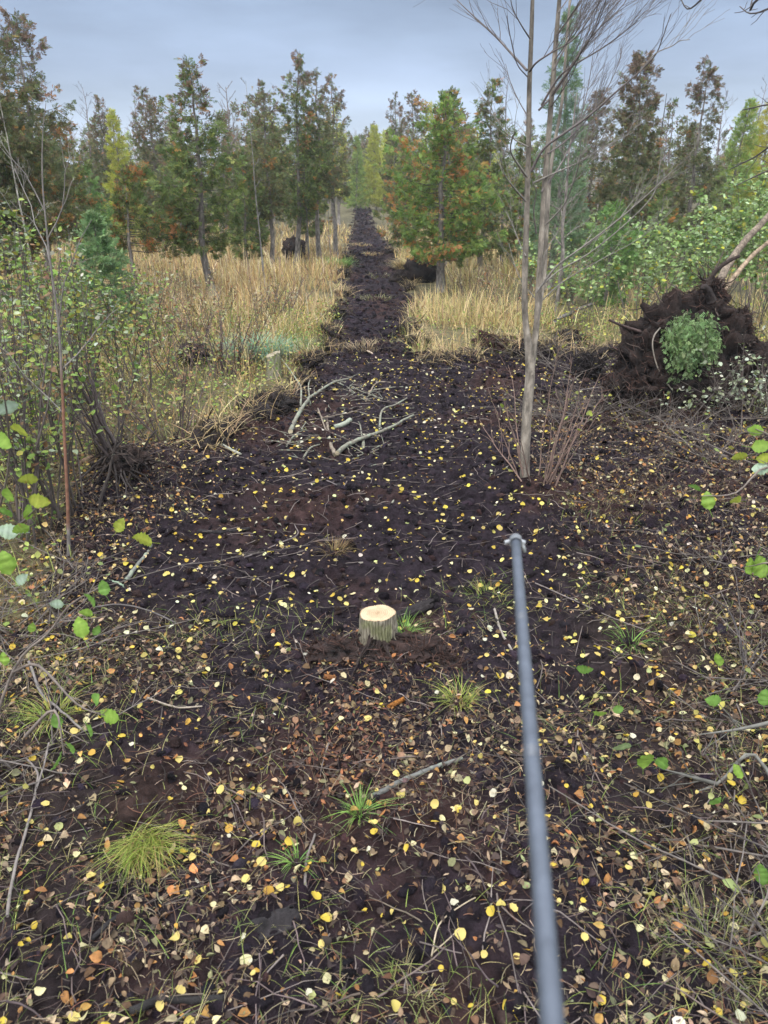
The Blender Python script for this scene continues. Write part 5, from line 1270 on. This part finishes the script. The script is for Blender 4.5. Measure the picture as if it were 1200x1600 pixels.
# ---------------------------------------------------------------- grass
PAL_DRY = [(.52, .375, .17, 3), (.60, .47, .24, 3), (.40, .25, .11, 2), (.46, .37, .14, 1.8), (.27, .18, .12, 2), (.26, .25, .10, .5), (.66, .55, .38, 1)]
PAL_DRYR = [(.54, .41, .19, 3), (.62, .49, .26, 3), (.42, .29, .13, 1.8), (.38, .35, .12, 1.5), (.25, .27, .09, .9), (.3, .2, .12, 1.2)]
GRASS_GAPS = [(427, 592, .35), (776, 552, .5), (657, 445, .9), (460, 408, 1.1), (302, 570, .3), (900, 510, .35), (345, 595, .3)]
def dry_grass():
    rng = np.random.default_rng(71); m = MB()
    N = 210000
    y = 7.5 + 52 * rng.uniform(0, 1, N) ** 1.35; x = rng.uniform(-.62, .62, N) * (y + 1)
    sdv = sdist(x, y, PEAT) + .3 * fbm(x * 1.6, y * 1.6, 3, 5)
    cl = fbm(x * .9, y * .9, 3, 72)
    open_ = sstep(9.5, 13.5, y + 1.5 * cl) * (1 - .55 * sstep(34, 50, y))
    rightwild = np.maximum(sstep(.22, .42, x / (y + .1)) * sstep(16, 10, y), sstep(.17, .27, x / (y + .1) + .05 * cl))      # brush beside the root plate: little grass
    k = (sdv < -.02) & (rng.uniform(0, 1, N) < np.clip(.42 + 1.3 * cl, .04, 1) * np.clip(open_ + .08, 0, 1) * (1 - .75 * rightwild))
    x, y, sdv, cl = x[k], y[k], sdv[k], cl[k]; n = len(x)
    for px, py, r in GRASS_GAPS:
        q = at0(px, py); k2 = ((x - q[0]) / r) ** 2 + ((y - q[1] + .9 * r) / (2.2 * r)) ** 2 > rng.uniform(.6, 1.2, len(x)); x, y, sdv, cl = x[k2], y[k2], sdv[k2], cl[k2]
    n = len(x)
    z = height(x, y) - .02
    hgt = rng.uniform(.2, .82, n) * (1 + .7 * cl) * np.interp(-sdv, [0, .5, 2], [.5, .8, 1.0]) * np.interp(y, [8, 13], [.6, 1])
    az = rng.uniform(0, 6.28, n); wid = np.maximum(.0035, .00042 * y) * rng.uniform(.7, 1.5, n)
    right = x > .2 - .0268 * y
    c = np.where(right[:, None], pick(rng, PAL_DRYR, n, .2), pick(rng, PAL_DRY, n, .2))
    g = sstep(.05, .5, fbm(x * .7, y * .7, 2, 73)) * sstep(19, 12, y) * .8; gg = rng.uniform(0, 1, n) < g
    c[gg] = pick(rng, [(.20, .25, .06, 2), (.30, .30, .08, 2), (.14, .2, .05, 1)], int(gg.sum()))
    blades(m, np.stack([x, y, z], -1), az, hgt, wid, np.abs(rng.normal(0, .33, n)).clip(0, .95), rng.uniform(0, .75, n) ** 1.3, c, 4)
    tag(m.build('dry_grass', M_BLADE), 'tall dry straw-coloured grass filling both sides of the track', 'grass', kind='stuff')
    # low herbs and fresh grass at the edge of the clearing and thicket floor
    m = MB(); N = 60000
    x, y = scatter(N, 3.2, 18, rng, 1.0, .62)
    sdv = peat_sd(x, y); k = (sdv < .05) & (rng.uniform(0, 1, N) < (.35 + .7 * vnoise(x * 1.2, y * 1.2, 74)) * np.where((x > 0) & (x < .2 * y), .25, 1)); x, y = x[k], y[k]; n = len(x)
    hh = rng.uniform(.02, .42, n) * sstep(2.5, 7, y); z = height(x, y) + hh
    d = np.stack([rng.normal(0, 1, n), rng.normal(0, 1, n), rng.normal(-.1, .5, n)], -1); sc = rng.uniform(.02, .06, n)
    c = pick(rng, [(.20, .28, .06, 3), (.30, .34, .08, 3), (.42, .33, .12, 1.6), (.26, .14, .06, 1.3), (.12, .19, .05, 2), (.46, .42, .09, 1)], n, .22)
    sh = [leaf_shape('ovate', rng, rng.uniform(-.4, .6), rng.uniform(.05, .5), 4) for _ in range(4)]; w = rng.integers(0, 4, n); R = frames(d, rng.normal(0, .6, n))
    for a in range(4): m.put(*sh[a], np.stack([x, y, z], -1)[w == a], R[w == a], sc[w == a], c[w == a])
    N = 26000; x, y = scatter(N, 2.4, 15, rng, 1.0, .62); sdv = peat_sd(x, y); k = (sdv < .1) & (rng.uniform(0, 1, N) < .9 * vnoise(x * 1.1, y * 1.1, 75) + .1); x, y = x[k], y[k]; n = len(x)
    c = pick(rng, [(.22, .25, .07, 3), (.36, .31, .13, 3), (.16, .2, .05, 2), (.14, .09, .06, 2)], n, .22)
    blades(m, np.stack([x, y, height(x, y) - .01], -1), rng.uniform(0, 6.28, n), rng.uniform(.1, .42, n), rng.uniform(.0015, .004, n), rng.uniform(.05, .6, n), rng.uniform(.1, .7, n), c, 4)
    tag(m.build('undergrowth', M_LEAF), 'low green and yellowing herbs on the ground beside the clearing', 'undergrowth', kind='stuff')
    # thin grass and moss among the near litter
    m = MB(); N = 40000; x, y = scatter(N, 1.4, 6.5, rng, 1.1)
    pt = np.zeros(N)
    for px, py, r, a in ((60, 1420, .35, .9), (100, 1330, .3, .8), (0, 1150, .5, .9), (60, 1060, .6, .9), (330, 1000, .35, .8), (640, 1570, .25, .9), (1120, 1480, .35, 1), (1180, 1560, .4, 1), (1060, 1420, .25, .7), (1040, 960, .45, .8), (1100, 1000, .4, .8), (760, 940, .3, .7), (930, 800, .4, .6), (980, 760, .5, .6), (900, 1130, .3, .6), (390, 1130, .2, .5), (210, 1580, .2, .5), (500, 1500, .25, .5), (1180, 1180, .4, .8), (440, 980, .25, .5), (680, 980, .2, .5), (1000, 1330, .3, .5), (380, 1250, .2, .4), (880, 1340, .2, .4)):
        q = at0(px, py); pt = np.maximum(pt, a * np.exp(-((x - q[0]) ** 2 + (y - q[1]) ** 2) / r ** 2))
    k = rng.uniform(0, 1, N) < pt * (.3 + .9 * vnoise(x * 6, y * 6, 76)); x, y = x[k], y[k]; n = len(x)
    c = pick(rng, [(.18, .24, .05, 3), (.28, .29, .09, 3), (.32, .27, .13, 2), (.11, .18, .04, 2), (.13, .1, .06, 1)], n, .22)
    blades(m, np.stack([x, y, height(x, y) - .005], -1), rng.uniform(0, 6.28, n), rng.uniform(.04, .15, n), rng.uniform(.0008, .002, n), rng.uniform(.2, .9, n), rng.uniform(.1, .8, n), c, 4)
    tag(m.build('short_grass', M_BLADE), 'thin short grass patches showing through the near leaf litter', 'grass', kind='stuff')
dry_grass()

def tuft(label, px, py, n, Lm, r, seed, pal, az0=None, w=.0022, spread=.5, name='grass_tuft'):
    rng = np.random.default_rng(seed); b = at(px, py)
    a = rng.uniform(0, 6.28, n); q = r * np.sqrt(rng.uniform(0, 1, n)); base = np.stack([q * np.cos(a), q * np.sin(a), np.full(n, -.01)], -1)
    for i in range(n): base[i, 2] += 0
    az = a + rng.normal(0, .5, n)
    if az0 is not None: az = az0 + rng.normal(0, spread, n)
    m = MB(); blades(m, base, az, Lm * rng.uniform(.45, 1.1, n), w * rng.uniform(.7, 1.4, n), rng.uniform(.05, .75, n), rng.uniform(.25, 1.0, n), pick(rng, pal, n, .18), 6)
    o = m.build(name, M_BLADE); o.location = Vector(b); tag(o, label, 'grass tuft' if name == 'grass_tuft' else 'plant')
PG = [(.26, .33, .06, 3), (.36, .38, .09, 3), (.42, .30, .13, 1.5), (.18, .25, .05, 2)]
PGG = [(.14, .26, .05, 3), (.20, .32, .07, 3), (.10, .2, .05, 1)]
tuft('large bright yellow-green grass tuft combed over to one side in the lower left litter', 226, 1322, 520, .19, .075, 1, PG, -1.25, .0015, .75)
tuft('green grass tuft right of the fresh stump mound', 716, 1095, 130, .13, .07, 2, PG, None, .0014)
tuft('small vivid green grass tuft below the sawn grey branch', 562, 1272, 70, .13, .03, 3, PGG)
tuft('tiny green grass tuft beside the upright brown stick', 462, 1348, 40, .10, .02, 4, PGG)
tuft('fine pale grass tuft at the bottom edge left of the pole', 632, 1560, 80, .08, .12, 5, [(.25, .25, .09, 1), (.34, .30, .16, 1)], None, .0012)
tuft('dark green spiky tuft on the peat right of the pole', 985, 1008, 36, .16, .05, 6, PGG)
tuft('yellow-green grass tuft against the right side of the fresh stump', 632, 990, 80, .15, .04, 7, PGG)
tuft('pale yellow grass tuft near the pole top', 760, 930, 55, .10, .12, 8, PG, None, .0014)
tuft('low green tuft at the left edge beside the crooked grey stick', 82, 1120, 120, .18, .07, 9, PG)
tuft('wide straw-green tuft in the lower right corner grass', 1110, 1480, 130, .12, .2, 10, [(.25, .26, .09, 1), (.36, .32, .17, 1), (.18, .22, .08, 1)], None, .0013)
tuft('brown dead fibrous tuft on the peat above the stump', 522, 862, 130, .12, .09, 11, [(.16, .10, .05, 1), (.24, .18, .08, 1)])
tuft('dry pale tuft lying on the track beyond the branch pile', 575, 548, 220, .22, .4, 12, [(.42, .33, .2, 1), (.3, .22, .13, 1)], None, .004)
tuft('blue-green feathery plant mound behind the old grey stump', 408, 560, 900, .55, .42, 13, [(.20, .34, .23, 2), (.27, .42, .30, 2), (.14, .25, .15, 1)], None, .008, name='feathery_plant')
tuft('matted straw tuft across the middle of the far track', 560, 382, 200, .28, .7, 15, PAL_DRY, None, .01)
tuft('pale straw mat on the track beside the cedar group', 578, 396, 150, .25, .6, 16, PAL_DRY, None, .009)
tuft('thin green weeds growing on the track between the root balls', 588, 470, 60, .22, .5, 17, [(.2, .22, .08, 1), (.3, .27, .14, 1)], None, .006)
tuft('sparse weeds on the track just past the straw tuft', 590, 432, 60, .22, .5, 18, [(.2, .22, .08, 1), (.3, .27, .14, 1)], None, .007)
tuft('straw clump hanging over the right edge of the track', 636, 420, 260, .7, .4, 20, PAL_DRYR, 2.8, .009)
tuft('bright green leafy mound at the left track edge under the cedars', 524, 420, 500, .6, .5, 14, PGG, None, .012, name='feathery_plant')

# brush with pale leaves heaped right of the root plate
for i, (px, py, lab) in enumerate([(1185, 650, 'heap of broken twigs with silvery leaves at the right end of the root plate'), (1130, 655, 'broken brush with pale leaves in front of the root plate'), (1200, 545, 'twiggy brush with silvery leaves right behind the root plate'), (950, 640, 'low tangle of bare brush left of the root plate'), (1010, 668, 'low bare brush in front of the root plate, sparse yellow leaves'), (890, 660, 'thin grey brush on the litter close to the right of the forked tree'), (905, 590, 'bare brush heap at the grass edge behind the black stubby root ball'), (1150, 720, 'low brown brush heap right of the leafy shoot base'), (860, 560, 'bare grey brush right behind the forked tree')]):
    b = at(px, py); silver = i < 3
    shoots('brush_heap', lab, 'brush', b, [(rg.normal(0, .25), rg.normal(0, .2), rg.normal(0, .6), rg.normal(0, .4), rg.uniform(.12, .8 if silver else .42)) for _ in range(20)], 400 + i, A(.12, .10, .088), 260 if silver else 26, .055,
           [(.42, .45, .34, 2), (.30, .34, .22, 2), (.2, .24, .1, 1)] if silver else [(.4, .36, .06, 1), (.2, .22, .06, 1)], (.05, 1), r0=.008, twigs=8, tl=.4)

# rotten wood and bark bits
for i, (px, py, n, h, lab) in enumerate([(30, 1010, 22, .35, 'tangle of thin grey twigs over the litter under the leafy photo-edge sapling'), (90, 930, 18, .3, 'flat heap of grey twigs in front of the alder clumps'), (20, 1180, 14, .3, 'sparse grey twigs lying over the grassy litter by the toothed sapling'),
                                (1160, 1080, 16, .35, 'tangle of dark twigs over the grassy litter above the hanging leaf pair'), (1180, 1290, 16, .3, 'grey twig tangle at the right edge below the arching twig'), (1140, 900, 14, .28, 'thin dark twig tangle on the peat under the right leafy shoot'), (1180, 1480, 12, .2, 'low twig tangle in the lower right corner')]):
    b = at(px, py)
    shoots('brush_heap', lab, 'brush', b, [(rg.normal(0, .18), rg.normal(0, .15), rg.normal(0, .5), rg.normal(0, .35), rg.uniform(.05, h)) for _ in range(n)], 430 + i, A(.115, .098, .088), 14, .045, [(.2, .24, .08, 1), (.34, .3, .08, 1)], (.05, 1), r0=.0045, twigs=5, tl=.3)

def chunk(name, label, px, py, dims, seed, col, rz=0.0, tilt=0.0):
    """a splintered flake of wood: a box of ragged columns"""
    rng = np.random.default_rng(seed); b = at(px, py); L_, W_, T_ = dims; nx, ny = 14, 7
    V = []
    for s in (1, -1):
        for i in range(nx):
            for j in range(ny):
                x = (i / (nx - 1) - .5) * L_; y = (j / (ny - 1) - .5) * W_ * (1 - .35 * abs(i / (nx - 1) - .5))
                if i in (0, nx - 1): x += rng.normal(0, L_ * .09)
                V.append((x, y, s * T_ / 2 * (.6 + .6 * rng.uniform()) + .012 * math.sin(y / W_ * 9) + T_ / 2))
    F = []
    for s in range(2):
        o = s * nx * ny
        for i in range(nx - 1):
            for j in range(ny - 1):
                q = [o + i * ny + j, o + (i + 1) * ny + j, o + (i + 1) * ny + j + 1, o + i * ny + j + 1]; F.append(q if s == 0 else q[::-1])
    rim = [i * ny for i in range(nx)] + [(nx - 1) * ny + j for j in range(1, ny)] + [i * ny + ny - 1 for i in range(nx - 2, -1, -1)] + [j for j in range(ny - 2, 0, -1)]
    for a in range(len(rim)):
        p, q = rim[a], rim[(a + 1) % len(rim)]; F.append([p, p + nx * ny, q + nx * ny, q])
    m = MB(); m.add(np.array(V), np.array(F), np.asarray(col)[None] * np.exp(np.random.default_rng(seed).normal(0, .25, (len(V), 1))))
    o = m.build(name, M_ROOT); o.location = Vector(b + A(0, 0, .012)); o.rotation_euler = (tilt, rng.normal(0, .15), rz); tag(o, label, 'wood piece')
chunk('rotten_wood', 'black splintered rotten wood slab in the litter, lower left of the middle', 432, 1450, (.16, .10, .03), 1, A(.035, .03, .032), .4, .25)
chunk('rotten_wood', 'dark purple-brown wood shard sticking up left of the stump litter', 406, 1175, (.15, .05, .02), 2, A(.05, .036, .036), 1.9, .6)
chunk('bark_chip', 'bright orange bark chip lying below the fresh stump', 620, 1103, (.09, .022, .006), 3, A(.42, .17, .04), .35)
chunk('bark_chip', 'orange-brown chip on the root mound left of the stump', 516, 1062, (.06, .03, .006), 4, A(.28, .12, .045), -.2)
chunk('bark_chip', 'pale orange chip standing by the left alders on the peat', 228, 822, (.12, .035, .012), 5, A(.40, .2, .1), 1.4, .4)
chunk('rotten_wood', 'broken pale stub of wood leaning among the torn alder stems', 133, 725, (.3, .08, .05), 6, A(.3, .19, .13), 1.2, 1.0)
chunk('rotten_wood', 'flat black root slab on the peat right behind the fresh stump', 648, 960, (.26, .09, .04), 7, A(.03, .025, .026), .5, .1)

# ---------------------------------------------------------------- the pole
root = thing('metal_pole', 'long grey metal pole reaching forward into the view with a small clip at its tip', 'pole', atd(862, 1600, .62))
b = np.array(root.location); p0 = atd(806, 848, 1.62); p1 = atd(862, 1600, .40 + .0)
def camz(px, py, d):
    r = ray(px, py); return A(0, 0, CAM_H) + r * d
p0, p1 = camz(806, 848, 1.75), camz(863, 1600, .66); ext = p1 + (p1 - p0) * .28
m = MB(); m.tube(np.linspace(ext, p0, 12) - b, .0110, A(.11, .125, .155), 20); m.build('shaft', M_METAL, root, True)
for f_ in (.34, .68):
    c_ = p0 + (p1 - p0) * f_; e_ = (p1 - p0) / np.linalg.norm(p1 - p0)
    m = MB(); m.tube(np.array([c_ - e_ * .012, c_ + e_ * .012]) - b, .0118, A(.09, .10, .12), 20); m.build('joint_ring', M_METAL, root, True)
d = (p0 - p1) / np.linalg.norm(p0 - p1); sx = A(1, 0, 0); 
m = MB(); m.tube(np.array([p0 - d * .005, p0 + d * .022]) - b, .0145, A(.34, .35, .37), 14); m.build('end_cap', M_METAL, root, True)
m = MB(); m.tube(np.array([p0 + d * .015 + A(-.024, 0, -.006), p0 + d * .018, p0 + d * .015 + A(.022, 0, -.006)]) - b, .0055, A(.6, .61, .63), 8); m.build('clip', M_METAL, root, True)
m = MB(); m.tube(np.array([p0 + A(.012, 0, .0), p0 + A(.017, -.004, -.008), p0 + A(.021, -.008, -.02)]) - b, .004, A(.4, .42, .42), 8); m.build('clip', M_METAL, root, True)

# ---------------------------------------------------------------- thin damp air that greys the far trees
m = bpy.data.materials.new('haze_air'); m.use_nodes = True; t = m.node_tree
t.nodes.remove(t.nodes['Principled BSDF'])
pv = t.nodes.new('ShaderNodeVolumePrincipled'); pv.inputs['Color'].default_value = (.9, .93, .97, 1); pv.inputs['Density'].default_value = 0.0008; pv.inputs['Anisotropy'].default_value = 0.2
t.links.new(pv.outputs[0], t.nodes['Material Output'].inputs['Volume'])
V = np.array([(x, y, z) for z in (-3.0, 26.0) for x, y in ((-440, -440), (440, -440), (440, 440), (-440, 440))], float)
mb = MB(); mb.add(V, np.array([[0, 3, 2, 1], [4, 5, 6, 7], [0, 1, 5, 4], [1, 2, 6, 5], [2, 3, 7, 6], [3, 0, 4, 7]]), A(1, 1, 1))
tag(mb.build('haze', m), 'thin grey damp air that softens the far trees', 'haze', kind='stuff')
